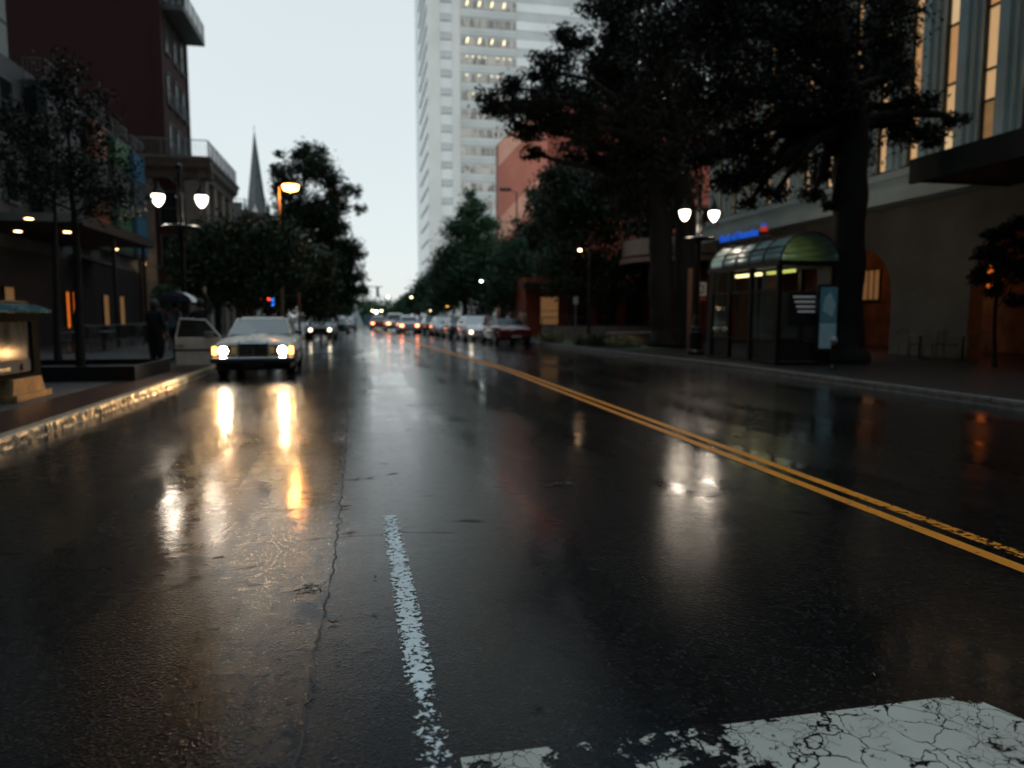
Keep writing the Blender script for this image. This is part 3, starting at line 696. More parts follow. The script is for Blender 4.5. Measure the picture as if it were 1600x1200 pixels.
# dark awning nearer
a = thing('dark_awning', 'large dark flat awning projecting over the pavement at the right edge', 'awning', (16, 14, 0))
MB().prism([(-9, 5.15), (3.2, 5.15), (3.2, 5.6), (-9, 5.6)], -1.2, 1.9, 'x').build('roof', M['dark_soffit'], a)
MB().box(-1.35, -1.21, -9, 3.3, 5.05, 5.7).build('fascia', M['dark_soffit'], a)
MB().box(-1.2, 1.9, 3.21, 3.3, 5.1, 5.68).build('end_fascia', M['dark_soffit'], a)
# rounded canopy with sign
RC = (17.7, 38.0)
t = thing('round_canopy', 'rounded pale canopy over the corner entrance behind the lamp, sign on its top', 'canopy', (RC[0], RC[1], 0))
def arc_band(r, z0, z1, a0, a1, n=24, th=.3):
    b = MB()
    for k in range(n):
        p = [(rr*math.cos(a0+(a1-a0)*(k+q)/n), rr*math.sin(a0+(a1-a0)*(k+q)/n)) for q in (0, 1) for rr in (r, r-th)]
        b.prism([p[0], p[2], p[3], p[1]], z0, z1, 'z')
    return b
AX0 = -PI*1.25; AX1 = -PI*.5
mb = arc_band(3.4, 4.75, 5.6, AX0, AX1); mb.box(-.0, 7, -3.4, -3.1, 4.75, 5.6); mb.build('fascia', mat('can_f', (.42, .34, .28), .6), t)
mb = arc_band(3.55, 4.35, 4.62, AX0, AX1); mb.box(0, 7, -3.55, -3.2, 4.35, 4.62); mb.build('trim', mat('can_t', (.36, .25, .2), .6), t)
mb = MB().lathe([(3.3, 4.4), (3.3, 5.5)], (0, 0, 0), 32); mb.box(0, 7, -3.08, 3, 4.4, 5.5); mb.build('roof', M['dark_soffit'], t)
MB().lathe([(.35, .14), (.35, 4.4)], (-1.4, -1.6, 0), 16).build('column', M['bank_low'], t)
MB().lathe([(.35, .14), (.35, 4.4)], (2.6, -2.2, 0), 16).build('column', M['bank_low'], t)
MB().box(1.5, 7, -.5, 12, .14, 4.3).build('entrance_wall', mat('brick_low', (.2, .05, .03), .7), t)
# blue sign letters and flag mark
def text(s, size, loc, rot, m, parent, name='lettering', ext=.03, align='LEFT'):
    cu = bpy.data.curves.new(name, 'FONT'); cu.body = s; cu.size = size; cu.extrude = ext; cu.align_x = align; cu.offset = size*.02
    o = bpy.data.objects.new(name, cu); C.objects.link(o)
    dg = bpy.context.evaluated_depsgraph_get(); me = bpy.data.meshes.new_from_object(o.evaluated_get(dg)); bpy.data.objects.remove(o)
    o = bpy.data.objects.new(name, me); C.objects.link(o); me.materials.clear(); me.materials.append(m)
    o.location = loc; o.rotation_euler = rot; o.parent = parent; return o
p1, p2 = AY(1125, 375, 26.4), AY(1187, 364, 23.6)
sg = thing('rooftop_sign', 'long blue lettered sign with small red and blue flag mark above the shelter', 'sign', tuple(p1))
dv = p2-p1; ang = math.atan2(dv.y, dv.x)
M['sign_blue'] = mat('sign_blue', (.02, .10, .6), .4, emit=(.01, .12, .70), es=.5)
M['sign_red'] = mat('sign_red', (.6, .03, .02), .4, emit=(.9, .03, .01), es=.4)
text('Bank of America', .40, (0, 0, -.1), (PI/2, 0, ang), M['sign_blue'], sg)
L_ = dv.length; ux, uy = dv.x/L_, dv.y/L_
for k in range(5):
    b = MB(); s0 = L_*1.02; z0 = .02+k*.06
    b.box(0, .44-.03*k, -.02, .02, z0, z0+.035); o = b.build('flag_stripe', M['sign_blue'] if k > 2 else M['sign_red'], sg); o.location = (ux*s0, uy*s0, 0); o.rotation_euler = (0, .12, ang)
b = MB(); b.box(-.1, L_*1.2, .05, .12, -.22, -.12)
for k in range(4): b.box(L_*.1+k*L_*.3, L_*.1+k*L_*.3+.06, .05, .12, -2.6, -.2)
o = b.build('sign_frame', M['dark_frame'], sg); o.rotation_euler = (0, 0, ang)

# ------------------------------------------------------------ street lamps
def lamp(label, x, y, arm=.5, gz=4.35, grp='twin globe street lamps', en=22):
    t = thing('street_lamp', label, 'street lamp', (x, y, .14), 0, grp)
    MB().lathe([(.30, 0), (.30, .12), (.24, .18), (.24, .75), (.19, .82), (.21, .88), (.14, 1.0), (.12, 1.25), (.085, 1.35)], seg=16).build('base', M['black_iron'], t, smooth=False)
    b = MB().lathe([(.085, 1.35), (.075, gz-.95), (.11, gz-.9), (.13, gz-.75), (.10, gz-.7)], seg=12)
    for k in range(4):
        a = PI/4+k*PI/2; b.tube([(.075*math.cos(a), .075*math.sin(a), gz-.72), (.075*math.cos(a), .075*math.sin(a), gz+.05)], .028, 8)
    b.lathe([(.12, gz+.05), (.12, gz+.12), (.07, gz+.2), (.07, gz+.8), (.10, gz+.85), (.10, gz+.98), (.02, gz+1.05)], seg=12)
    b.build('pole', mat('pole_wet', (.03, .032, .034), .22, .5), t)
    MB().lathe([(.10, gz-.86), (.52, gz-.84), (.54, gz-.80), (.52, gz-.78), (.10, gz-.78)], seg=24).build('ring', M['black_iron'], t)
    for s in (-1, 1):
        h = MB(); h.tube([(s*.06, 0, gz+.45), (s*arm*.5, 0, gz+.62), (s*arm*.9, 0, gz+.60), (s*arm, 0, gz+.47)], .022, 8)
        ao = h.build('arm', M['black_iron'], t)
        MB().lathe([(.02, .50), (.045, .44), (.05, .36), (.13, .26), (.175, .14), (.18, .12)], (s*arm, 0, gz), 16).build('cap', M['black_iron'], ao, smooth=True)
        MB().lathe([(.172, .118), (.18, .06), (.165, -.03), (.12, -.13), (.055, -.205), (.012, -.225)], (s*arm, 0, gz), 20).build('globe', M['lamp_globe'], ao, smooth=True)
        l = bpy.data.lights.new('lamp_light', 'POINT'); l.energy = en; l.color = (1, .84, .66); l.shadow_soft_size = .16
        lo = bpy.data.objects.new('lamp_light', l); C.objects.link(lo); lo.parent = ao; lo.location = (s*arm, 0, gz-.42)
    return t
lamp('black twin globe street lamp on the left pavement beside the small tree', -5.29, 23.0, .60, 4.75, en=48)
lamp('black twin globe street lamp on the right pavement beside the bus shelter', 11.1, 22.6, .53, 4.72, en=55)
def far_lamp(name, label, px, py, Y, m, h=None, side=1, grp=None, armlen=1.0, r=.12):
    p = AY(px, py, Y); t = thing(name, label, 'street lamp', (p.x+side*armlen, Y, .1), 0, grp)
    MB().tube([(0, 0, 0), (0, 0, p.z-.1)], [.09, .06], 8).build('pole', M['dark_frame'] if m != 'sodium' else M['sodium_pole'], t)
    MB().tube([(0, 0, p.z-.15), (-side*armlen*.5, 0, p.z+.05), (-side*armlen, 0, p.z+.06)], .035, 6).build('arm', M['dark_frame'], t)
    MB().lathe([(.02, .08), (r*1.3, .05), (r*1.5, 0)], (-side*armlen, 0, p.z), 12).build('hood', M['dark_frame'], t)
    MB().lathe([(r*1.3, 0), (r*1.1, -r*.7), (.02, -r)], (-side*armlen, 0, p.z-.002), 12).build('bulb', M[m], t)
    return t, p
# orange sodium light
t, p = far_lamp('sodium_lamp', 'orange glowing cobra head street light in front of the tall left tree', 454, 293, 36, 'sodium', side=-1, armlen=.55, r=.30)
l = bpy.data.lights.new('sodium_light', 'POINT'); l.energy = 150; l.color = (1, .40, .10); l.shadow_soft_size = .15
lo = bpy.data.objects.new('sodium_light', l); C.objects.link(lo); lo.parent = t; lo.location = (.42, -.1, p.z-.5)
t, p = far_lamp('cobra_lamp', 'unlit dark cobra head street light against the red building', 791, 300, 60, 'head_off', side=1, armlen=.9, r=.1)
MB().box(-1.5, -.5, -.15, .15, p.z+.0, p.z+.2).build('lamp_head', M['dark_frame'], t)
for i, (px, py, Y, m_, sd, lb) in enumerate((
    (606, 464, 118, 'warm_small', 1, 'small warm street light nearest the middle of the far sky gap'), (643, 465, 104, 'warm_small', 1, 'warm street light glowing in front of the far right trees'),
    (673, 486, 84, 'warm_small', 1, 'orange street light low above the far parked cars'), (699, 480, 66, 'amber_small', 1, 'amber street light among the right tree trunks'),
    (752, 441, 46, 'white_small', 1, 'cool white street light against the dark right tree'), (906, 393, 35, 'warm_small', 1, 'warm white lamp high in the dark foliage on the right'),
    (459, 482, 50, 'warm_small', -1, 'small warm lamp behind the cream car roof'), (497, 449, 60, 'amber_small', -1, 'dim amber lamp inside the left tree above the parked van'), (860, 491, 60, 'tube_light', 1, 'pale yellow lamp beside the brick building on the right'))):
    far_lamp('street_lamp', lb, px, py, Y, m_, side=sd, grp='distant street lights', armlen=.5, r=max(.07, .0011*Y))
# ------------------------------------------------------------ bus shelter
M['shelter_glass'] = mat('shelter_glass', (.55, .86, .82), .3, spec=.8, coat=1)
M['clear_glass'] = mat('clear_glass', (.5, .6, .6), .05, trans=.95)
M['poster_teal'] = mat('poster_teal', (.05, .12, .16), .4, emit=(.05, .16, .20), es=.12)
M['poster_pale'] = mat('poster_pale', (.3, .45, .5), .4, emit=(.3, .55, .6), es=.05)
M['white_text'] = mat('white_text', (.6, .6, .6), .5, emit=(.5, .55, .55), es=.14)
sx0, sx1, sy0, sy1 = 10.75, 12.45, 17.2, 21.0
t = thing('bus_shelter', 'black framed bus shelter with green glass barrel roof on the right pavement', 'bus shelter', (sx0, sy0, .14))
W_, D_ = sx1-sx0, sy1-sy0; EZ = 2.64; RR = W_/2
mb = MB()
for x in (0, W_-.12):
    for y in (0, D_*.36, D_*.68, D_-.12): mb.box(x, x+.12, y, y+.12, 0, EZ)
mb.box(-.06, .14, -.1, D_+.1, EZ+.001, EZ+.14); mb.box(W_-.14, W_+.06, -.1, D_+.1, EZ+.001, EZ+.14)
mb.box(.14, W_-.14, -.1, .02, EZ+.002, EZ+.14); mb.box(.14, W_-.14, D_-.02, D_+.1, EZ+.002, EZ+.14)
for x in (0, W_-.10):
    mb.box(x+.02, x+.08, .12, D_-.12, .62, .68); mb.box(x+.02, x+.08, .12, D_-.12, 1.98, 2.04)
mb.box(-.05, W_+.05, -.05, D_+.05, 0, .08)
mb.build('frame', M['black_iron'], t)
n = 12; RZ = .74
arc = lambda r, k, rz=RZ: (W_/2-(r)*math.cos(PI*k/n), EZ+.14+rz*math.sin(PI*k/n)*(r/RR))
g = MB(); fr = MB()
for k in range(n):
    a, b = arc(RR, k), arc(RR, k+1); c_, d_ = arc(RR-.02, k+1), arc(RR-.02, k)
    g.prism([a, b, c_, d_], -.1, D_+.1, 'y')
for k in (0, 2, 4, 6, 8, 10, 12):
    a = arc(RR+.012, k); fr.tube([(a[0], -.1, a[1]), (a[0], D_+.1, a[1])], .018, 5)
for y in (-.1, D_*.2, D_*.4, D_*.6, D_*.8, D_+.1):
    fr.tube([(arc(RR+.012, k)[0], y, arc(RR+.012, k)[1]) for k in range(n+1)], .024, 5)
g.build('roof_glass', M['shelter_glass'], t, smooth=True); fr.build('roof_rib', M['black_iron'], t)
for q in ((.045, .055, .13, D_*.36-.01, .7, 1.97), (.045, .055, D_*.68+.13, D_-.13, .7, 1.97), (.14, W_-.12, .055, .065, .7, 1.97), (W_-.065, W_-.055, .13, D_-.13, .7, 1.97)):
    MB().box(*q).build('glass_panel', M['clear_glass'], t)
for q in ((.05, .07, .13, D_*.36-.01, .1, .61), (.05, .07, D_*.68+.13, D_-.13, .1, .61), (.13, W_-.13, .04, .07, .1, .61)):
    MB().box(*q).build('lower_panel', M['dark_wall'], t)
bn = MB(); bn.box(W_-.62, W_-.2, .5, D_-.5, .44, .49); [bn.box(W_-.5, W_-.42, y, y+.06, .08, .44) for y in (.7, D_/2, D_-.8)]; bn.build('bench', M['dark_frame'], t)
for y0, y1, m_ in ((.6, 1.9, 'tube_green'), (2.3, 3.7, 'tube_light')): 
    o = MB().box(W_/2-.05, W_/2+.05, y0, y1, EZ-.12, EZ-.04).build('light_tube', M[m_], t)
l = bpy.data.lights.new('shelter_light', 'AREA'); l.shape = 'RECTANGLE'; l.size = .2; l.size_y = 2.6; l.energy = 2.5; l.color = (1, .88, .5)
lo = bpy.data.objects.new('shelter_light', l); C.objects.link(lo); lo.parent = t; lo.location = (W_/2, D_/2, EZ-.16)
# advertising case at the near end, facing the road and camera
a = MB().box(W_-.62, W_-.02, -.20, -.06, .35, 2.15).build('poster_case', M['dark_frame'], t)
MB().box(W_-.57, W_-.07, -.215, -.203, 1.15, 2.08).build('poster', M['poster_teal'], a)
MB().box(W_-.57, W_-.07, -.215, -.203, .45, 1.13).build('notice', M['poster_pale'], a)
mb = MB(); mb.poly([(W_-.50, -.22, 1.45), (W_-.2, -.22, 1.3), (W_-.12, -.22, 1.62), (W_-.28, -.22, 1.95), (W_-.45, -.22, 1.8)]); mb.build('poster_figure', M['poster_pale'], a)
bd = MB().box(.35, 1.35, .0, .035, 1.05, 1.95).build('timetable_board', M['dark_wall'], t)
for k in range(4): MB().box(.45+.05*k, 1.25-.03*k, -.012, -.004, 1.80-k*.13, 1.85-k*.13).build('printed_line', M['white_text'], bd)
# ------------------------------------------------------------ advertising kiosk at the left edge
def poster_mat():
    m = mat('kiosk_poster', (.1, .12, .12), .14, spec=.004); n = m.node_tree; b = n.nodes['Principled BSDF']
    tc = n.nodes.new('ShaderNodeTexCoord'); mp = n.nodes.new('ShaderNodeMapping'); mp.inputs['Scale'].default_value = (1, 1.6, .35); n.links.new(tc.outputs['Object'], mp.inputs[0])
    q = n.nodes.new('ShaderNodeTexNoise'); q.inputs['Scale'].default_value = 2.2; q.inputs['Detail'].default_value = 4; n.links.new(mp.outputs[0], q.inputs['Vector'])
    r = n.nodes.new('ShaderNodeValToRGB'); e = r.color_ramp.elements; e[0].position = .35; e[0].color = (.008, .022, .012, 1); e[1].position = .62; e[1].color = (.12, .13, .135, 1)
    n.links.new(q.outputs[0], r.inputs[0]); n.links.new(r.outputs[0], b.inputs['Base Color'])
    return m
KX, KY = -5.35, 9.6
M['frame_dull'] = mat('frame_dull', (.012, .014, .015), .8, spec=.01)
t = thing('advertising_kiosk', 'black framed advertising kiosk with teal roof and splayed stone feet at the left edge', 'kiosk', (KX, KY, .14))
mb = MB(); mb.box(-.5, -.02, -2, 3.55, .40, 1.33)
mb.box(-.018, .05, -2, 3.55, .36, .40); mb.box(-.018, .05, -2, 3.55, 1.22, 1.36); mb.box(-.018, .05, 3.3, 3.55, .401, 1.219); mb.box(-.018, .05, .2, .32, .401, 1.219); mb.build('frame', M['frame_dull'], t)
MB().box(-.019, .01, .321, 3.299, .62, 1.219).build('poster', poster_mat(), t)
mb = MB(); mb.box(-.02, .018, .321, 3.299, .43, .615); cb = mb.build('caption_band', mat('caption', (.16, .18, .19), .7, spec=.02), t)
text('reetGlen.net', .12, (.022, 1.95, .475), (PI/2, 0, PI/2), M['dark_frame'], cb, ext=.002)
mb = MB().lathe([(.035, 0), (.02, .07), (.03, .1)], (.022, 2.95, .46), 8); mb.build('emblem', M['tail_off'], cb)
mb = MB(); mb.prism([(-.62, 1.365), (.16, 1.365), (.20, 1.40), (-.05, 1.50), (-.62, 1.50)], -2.1, 3.75, 'y'); mb.build('roof', mat('kiosk_roof', (.10, .30, .34), .15, coat=1, noise=.3), t)
MB().box(-.62, -.1, -2.1, 3.6, 1.505, 1.56).build('roof_cap', M['black_iron'], t)
for y in (2.45, -1.0):
    mb = MB(); mb.prism([(y+.02, .34), (y+1.0, .34), (y+1.12, .10), (y-.02, .10)], -.45, .10, 'x'); mb.box(-.5, .16, y-.04, y+1.2, 0, .097)
    mb.build('foot', mat('foot_stone', (.52, .33, .17), .8, noise=.3, nscale=5, spec=.1), t, bevel=.01)
# planter with the small tree
PX, PY = -6.05, 17.0
t = thing('tree_planter', 'low black rectangular planter around the small tree on the left pavement', 'planter', (PX, PY, .14))
mb = MB()
for a_ in ((-1.35, 1.45, -1.35, -1.25), (-1.35, 1.45, 1.25, 1.35), (-1.35, -1.25, -1.249, 1.249), (1.35, 1.45, -1.249, 1.249)): mb.box(a_[0], a_[1], a_[2], a_[3], 0, .30)
mb.build('rim', M['black_iron'], t); MB().box(-1.249, 1.349, -1.249, 1.249, 0, .18).build('soil', M['asph_dark'], t)
# ------------------------------------------------------------ cars
def car(label, x, y, rz, paint, kind='sedan', lights=None, tails=None, group=None, simple=False, name='parked_car'):
    """local front faces -Y; origin on the ground at the middle"""
    t = thing(name, label, 'car', (x, y, 0), rz, group)
    L_, Wd, H = {'sedan': (4.6, 1.80, 1.44), 'suv': (4.6, 1.88, 1.72), 'hatch': (4.1, 1.74, 1.50), 'coupe': (4.5, 1.84, 1.36)}[kind]
    hw = Wd/2
    if kind == 'suv': st = [(0, .70, .78, .28), (.04, .92, .93, .24), (.14, 1.02, .99, .24), (.27, 1.10, 1, .24), (.5, 1.08, 1, .24), (.8, 1.12, 1, .24), (.96, 1.08, .96, .26), (1, .90, .90, .35)]; rf = (.30, .40, .86, .97)
    elif kind == 'hatch': st = [(0, .62, .75, .25), (.05, .80, .93, .2), (.14, .90, .98, .2), (.27, 1.0, 1, .2), (.5, .98, 1, .2), (.8, 1.02, 1, .2), (.96, .96, .94, .24), (1, .80, .88, .32)]; rf = (.26, .42, .80, .97)
    else: st = [(0, .56, .78, .25), (.04, .72, .94, .2), (.14, .82, .985, .2), (.28, .93, 1, .2), (.5, .93, 1, .2), (.78, .98, 1, .2), (.95, .94, .96, .24), (1, .78, .90, .32)]; rf = (.28, .42, .66, .84)
    b = MB(); rings = []
    for f, zt, wf, zb in st:
        yy = -L_/2+f*L_; w = hw*wf
        half = [(0, zb), (w*.86, zb), (w*.985, zb+.10), (w*1.0, zb+(zt-zb)*.55), (w*.965, zt-.07), (w*.86, zt), (0, zt+.025)]
        ring = [(x_, yy, z_) for x_, z_ in half]+[(-x_, yy, z_) for x_, z_ in reversed(half[1:-1])]
        rings.append(len(b.v)); b.v += ring; k = len(ring)
    for a, c_ in zip(rings, rings[1:]):
        for i in range(k):
            j = (i+1) % k; b.f.append((a+i, a+j, c_+j, c_+i)); b.m.append(0)
    b.f.append(tuple(rings[0]+i for i in range(k))); b.f.append(tuple(rings[-1]+i for i in range(k))); b.m += [0, 0]
    body = b.build('body', paint, t, smooth=True, bevel=.02)
    zbelt = lambda f: interp([(s[0], s[1]) for s in st], f)
    # cabin
    f0, f1, f2, f3 = rf; c = MB(); Y = lambda f: -L_/2+f*L_
    bw, tw = hw*.90, hw*.70
    P = {}
    for nm, f, w, z in (('a', f0, bw, zbelt(f0)-.02), ('b', f1, tw, H-.05), ('c', f2, tw, H-.05), ('d', f3, bw, zbelt(f3)-.02)):
        P[nm] = ((-w, Y(f), z), (w, Y(f), z))
    mid = [(-tw*.75, Y((f1+f2)/2), H), (tw*.75, Y((f1+f2)/2), H)]
    c.quad(P['a'][0], P['a'][1], P['b'][1], P['b'][0]); c.quad(P['d'][1], P['d'][0], P['c'][0], P['c'][1])
    for s in (0, 1): c.quad(P['a'][s], P['b'][s], P['c'][s], P['d'][s])
    c.quad(P['b'][0], P['b'][1], mid[1], mid[0]); c.quad(mid[0], mid[1], P['c'][1], P['c'][0])
    c.poly([P['b'][0], mid[0], P['c'][0]]); c.poly([P['b'][1], mid[1], P['c'][1]])
    c.build('roof', paint, t, bevel=.015)
    def inset(q, m0, m1, off):
        q = [Vector(p) for p in q]; ce = sum(q, Vector())/4; nrm = (q[1]-q[0]).cross(q[3]-q[0]).normalized()
        if nrm.dot(ce-Vector((0, 0, H*.6))) < 0: nrm = -nrm
        o_ = []
        for i in range(4):
            e1 = (q[(i+1) % 4]-q[i]).normalized(); e2 = (q[i-1]-q[i]).normalized(); o_.append(q[i]+e1*m0+e2*m1+nrm*off)
        return o_
    gm = M['glass_dark']
    MB().quad(*inset([P['a'][0], P['a'][1], P['b'][1], P['b'][0]], .05, .05, .006)).build('windshield', M['windshield'] if 'windshield' in M else gm, t)
    MB().quad(*inset([P['d'][1], P['d'][0], P['c'][0], P['c'][1]], .06, .06, .006)).build('rear_window', gm, t)
    for s in (0, 1):
        lerp = lambda a, c_, q: tuple(Vector(a)*(1-q)+Vector(c_)*q)
        m1 = lerp(P['a'][s], P['d'][s], .52); m2 = lerp(P['b'][s], P['c'][s], .45)
        MB().quad(*inset([P['a'][s], m1, m2, P['b'][s]], .05, .05, .006)).build('side_window', gm, t)
        MB().quad(*inset([m1, P['d'][s], P['c'][s], m2], .05, .05, .006)).build('side_window', gm, t)
    R_ = .315 if kind != 'suv' else .36
    for sx in (-1, 1):
        for f in (.17, .81):
            w_ = MB(); xx = sx*(hw-.21)
            w_.lathe([(R_*.6, -.10), (R_*.93, -.105), (R_, -.07), (R_, .07), (R_*.93, .105), (R_*.6, .10)], (xx+sx*.11, Y(f), R_), 20, 'x'); wo = w_.build('tyre', M['rubber'], t, smooth=False)
            r_ = MB(); r_.lathe([(R_*.12, .102), (R_*.60, .108)], (xx+sx*.11, Y(f), R_), 14, 'x') if sx > 0 else r_.lathe([(R_*.60, -.108), (R_*.12, -.102)], (xx+sx*.11, Y(f), R_), 14, 'x'); r_.build('rim', M['rim'], wo)
            ar = MB(); q = [(Y(f)+(R_+.06)*math.cos(PI*k_/10), R_+(R_+.06)*math.sin(PI*k_/10)) for k_ in range(11)]+[(Y(f)-R_-.06, .2), (Y(f)+R_+.06, .2)]
            ar.prism(q, *(sorted((sx*(hw-.12), sx*(hw+.006)))), 'x'); ar.build('wheel_arch', M['rubber'], t)
    if simple is not True or True:
        for yy, s in ((-L_/2, -1), (L_/2, 1)):
            f = st[0] if s < 0 else st[-1]
            MB().box(-hw*.86, hw*.86, *(sorted((yy-s*.05, yy+s*.07))), f[3], f[3]+.2).build('bumper', M['dark_frame'] if kind == 'suv' else paint, t, bevel=.03)
            MB().box(-.26, .26, *(sorted((yy+s*.071, yy+s*.08))), f[3]+.05, f[3]+.16).build('number_plate', M['plate'], t)
        if kind != 'hero': MB().box(-.42, .42, -L_/2-.02, -L_/2+.1, st[0][3]+.22, st[0][1]-.03).build('grille', M['dark_frame'], t)
        for sx in (-1, 1):
            MB().lathe([(.02, -.09), (.09, -.05), (.11, .02)], (sx*hw*.62, -L_/2-.0, st[0][1]-.1), 12, 'y').build('headlight', M[lights] if lights else M['head_off'], t)
            MB().box(*(sorted((sx*hw*.58, sx*hw*.88))), L_/2-.10, L_/2+.022, st[-1][1]-.20, st[-1][1]-.04).build('taillight', M[tails] if tails else M['tail_off'], t, bevel=.02)
            MB().box(*(sorted((sx*hw*.93, sx*(hw+.14)))), Y(f0)+.25, Y(f0)+.36, zbelt(f0)+.02, zbelt(f0)+.16).build('mirror', paint, t, bevel=.02)
    return t
P_ = dict(silver=mat('p_silver', (.60, .63, .66), .3, .15, coat=1), black=mat('p_black', (.015, .016, .018), .2, coat=1), maroon=mat('p_maroon', (.12, .012, .015), .2, coat=1), white=mat('p_white', (.88, .88, .88), .25, coat=1),
          navy=mat('p_navy', (.02, .03, .06), .2, coat=1), grey=mat('p_grey', (.16, .17, .18), .25, .4, coat=1), red=mat('p_red', (.35, .03, .02), .25, coat=1))
M['windshield'] = mat('windshield', (.34, .39, .39), .1, spec=.7, coat=1)
# parked and moving cars
car('dark maroon coupe with pale reflecting roof, nearest parked car on the right', 7.35, 37.6, 0.07+PI, P_['maroon'], 'coupe', tails='tail_off', group='cars parked on the right')
car('white hatchback with amber lamp lit parked just beyond the maroon coupe', 6.5, 43.0, .03, P_['white'], 'hatch', lights='head_far', group='cars parked on the right')
car('navy sedan parked between the white hatchback and a silver car', 6.25, 48.6, PI+.05, P_['navy'], 'sedan', group='cars parked on the right')
car('silver sedan with broad bonnet parked in the middle of the right row', 5.9, 54.5, .05, P_['silver'], 'sedan', group='cars parked on the right')
car('dark grey sedan parked beyond the silver sedan on the right', 5.6, 61.0, PI+.04, P_['grey'], 'sedan', group='cars parked on the right')
car('black hatchback farthest back in the right parked row', 5.6, 70.0, PI+.04, P_['black'], 'hatch', group='cars parked on the right')
car('silver car driving away with both tail lamps and reflections on the wet road', 3.55, 61.5, PI+.03, P_['silver'], 'hatch', tails='tail_on', name='moving_car')
car('white van-like car following with one warm lamp lit, left of the silver one', 2.75, 69, PI+.03, P_['white'], 'suv', tails='tail_on', name='moving_car')
car('small red car far ahead with bright tail lamps in the road centre', 1.4, 80, PI+.03, P_['red'], 'hatch', tails='tail_on', name='moving_car')
car('silver and black sport utility car with roof rack parked behind the cream sedan', -2.75, 48.2, 0.0, P_['silver'], 'suv', lights='head_far', group='cars parked on the left')
car('dark sedan parked second behind the sport utility car on the left', -2.2, 62, -.02, P_['black'], 'sedan', group='cars parked on the left')
car('small dark car farthest along the left kerb', -1.75, 75, -.02, P_['grey'], 'hatch', group='cars parked on the left')

# ------------------------------------------------------------ cream 1970s sedan
hc = thing('parked_sedan', 'cream boxy old sedan with glowing round headlights and one front door swung open', 'car', (-2.60, 19.5, 0), .035)
L_, hw = 4.7, .89
cream = M['cream']
b = MB(); rings = []
st = [(0, .52, .80, .955, .30), (.012, .50, .86, .97, .24), (.06, .46, .885, .985, .22), (.16, .0, .93, 1.0, .2), (.30, 0, .97, 1.0, .2), (.33, 0, .975, 1, .2), (.6, 0, .97, 1, .2), (.80, 0, .97, 1, .2), (.95, 0, .93, .985, .24), (1, 0, .84, .94, .34)]
for f, _, zt, wf, zb in st:
    yy = -L_/2+f*L_; w = hw*wf
    crown = .035 if f < .33 else .02
    half = [(0, zb), (w*.88, zb), (w*.985, zb+.08), (w, zb+.28), (w*1.0, zt-.20), (w*.975, zt-.10), (w*.93, zt-.055), (w*.60, zt), (w*.24, zt+crown*.6), (w*.2, zt+crown+.01), (0, zt+crown+.02)]
    ring = [(x_, yy, z_) for x_, z_ in half]+[(-x_, yy, z_) for x_, z_ in reversed(half[1:-1])]
    rings.append(len(b.v)); b.v += ring; k = len(ring)
for a, c_ in zip(rings, rings[1:]):
    for i in range(k):
        j = (i+1) % k; b.f.append((a+i, a+j, c_+j, c_+i)); b.m.append(0)
b.f.append(tuple(rings[0]+i for i in range(k))); b.f.append(tuple(rings[-1]+i for i in range(k))); b.m += [0, 0]
body = b.build('body', cream, hc, smooth=True, bevel=.012)
Yf = lambda f: -L_/2+f*L_
# cabin with real pillars
bz, H = .965, 1.43
A = [(-.74, Yf(.325), bz), (.74, Yf(.325), bz)]; B_ = [(-.58, Yf(.455), H-.045), (.58, Yf(.455), H-.045)]
Cc = [(-.58, Yf(.70), H-.045), (.58, Yf(.70), H-.045)]; Dd = [(-.72, Yf(.83), bz), (.72, Yf(.83), bz)]
r = MB()
m0 = [(-.42, Yf(.47), H-.005), (.42, Yf(.47), H-.005), (.42, Yf(.69), H), (-.42, Yf(.69), H)]
r.quad(*m0); r.quad(B_[0], B_[1], m0[1], m0[0]); r.quad(B_[1], Cc[1], m0[2], m0[1]); r.quad(Cc[1], Cc[0], m0[3], m0[2]); r.quad(Cc[0], B_[0], m0[0], m0[3])
und = [(p[0]*.97, p[1], p[2]-.05) for p in (B_[0], B_[1], Cc[1], Cc[0])]
r.quad(*und); 
for a, b2, c_, d_ in ((B_[0], B_[1], und[1], und[0]), (B_[1], Cc[1], und[2], und[1]), (Cc[1], Cc[0], und[3], und[2]), (Cc[0], B_[0], und[0], und[3])): r.quad(a, b2, c_, d_)
r.build('roof', cream, hc, bevel=.012, smooth=False)
for s in (0, 1):
    MB().tube([A[s], B_[s]], .026, 6).build('pillar', cream, hc); MB().tube([Cc[s], Dd[s]], .06, 6).build('pillar', cream, hc)
    mm = (A[s][0]*1.0, Yf(.565), bz); MB().tube([mm, (B_[s][0], Yf(.575), H-.06)], .03, 6).build('pillar', cream, hc)
def shrink(q, f, off=(0, 0, 0)):
    c_ = sum((Vector(v) for v in q), Vector())/len(q); return [c_+(Vector(v)-c_)*f+Vector(off) for v in q]
M['hero_glass'] = mat('hero_glass', (.05, .06, .06), .04, spec=.9, coat=1)
M['wind_clear'] = mat('wind_clear', (.09, .115, .115), .10, spec=.8, coat=.6)
MB().quad(*shrink([A[0], A[1], B_[1], B_[0]], .97)).build('windshield', M['wind_clear'], hc)
MB().poly([Vector(A[0])+Vector((.03, -.035, .03)), Vector(A[0])+Vector((.62, -.035, .03)), (-.08, Yf(.36)-.05, bz+.13), (-.30, Yf(.42)-.05, H-.13), (-.56, Yf(.44)-.05, H-.09)]).build('painted_reflection', M['hero_glass'], hc)  # dark reflection painted on the windshield as a flat polygon
MB().quad(*shrink([Dd[1], Dd[0], Cc[0], Cc[1]], .95)).build('rear_window', M['hero_glass'], hc)
MB().quad(*shrink([A[1], Dd[1], Cc[1], B_[1]], .95)).build('side_window', M['hero_glass'], hc)
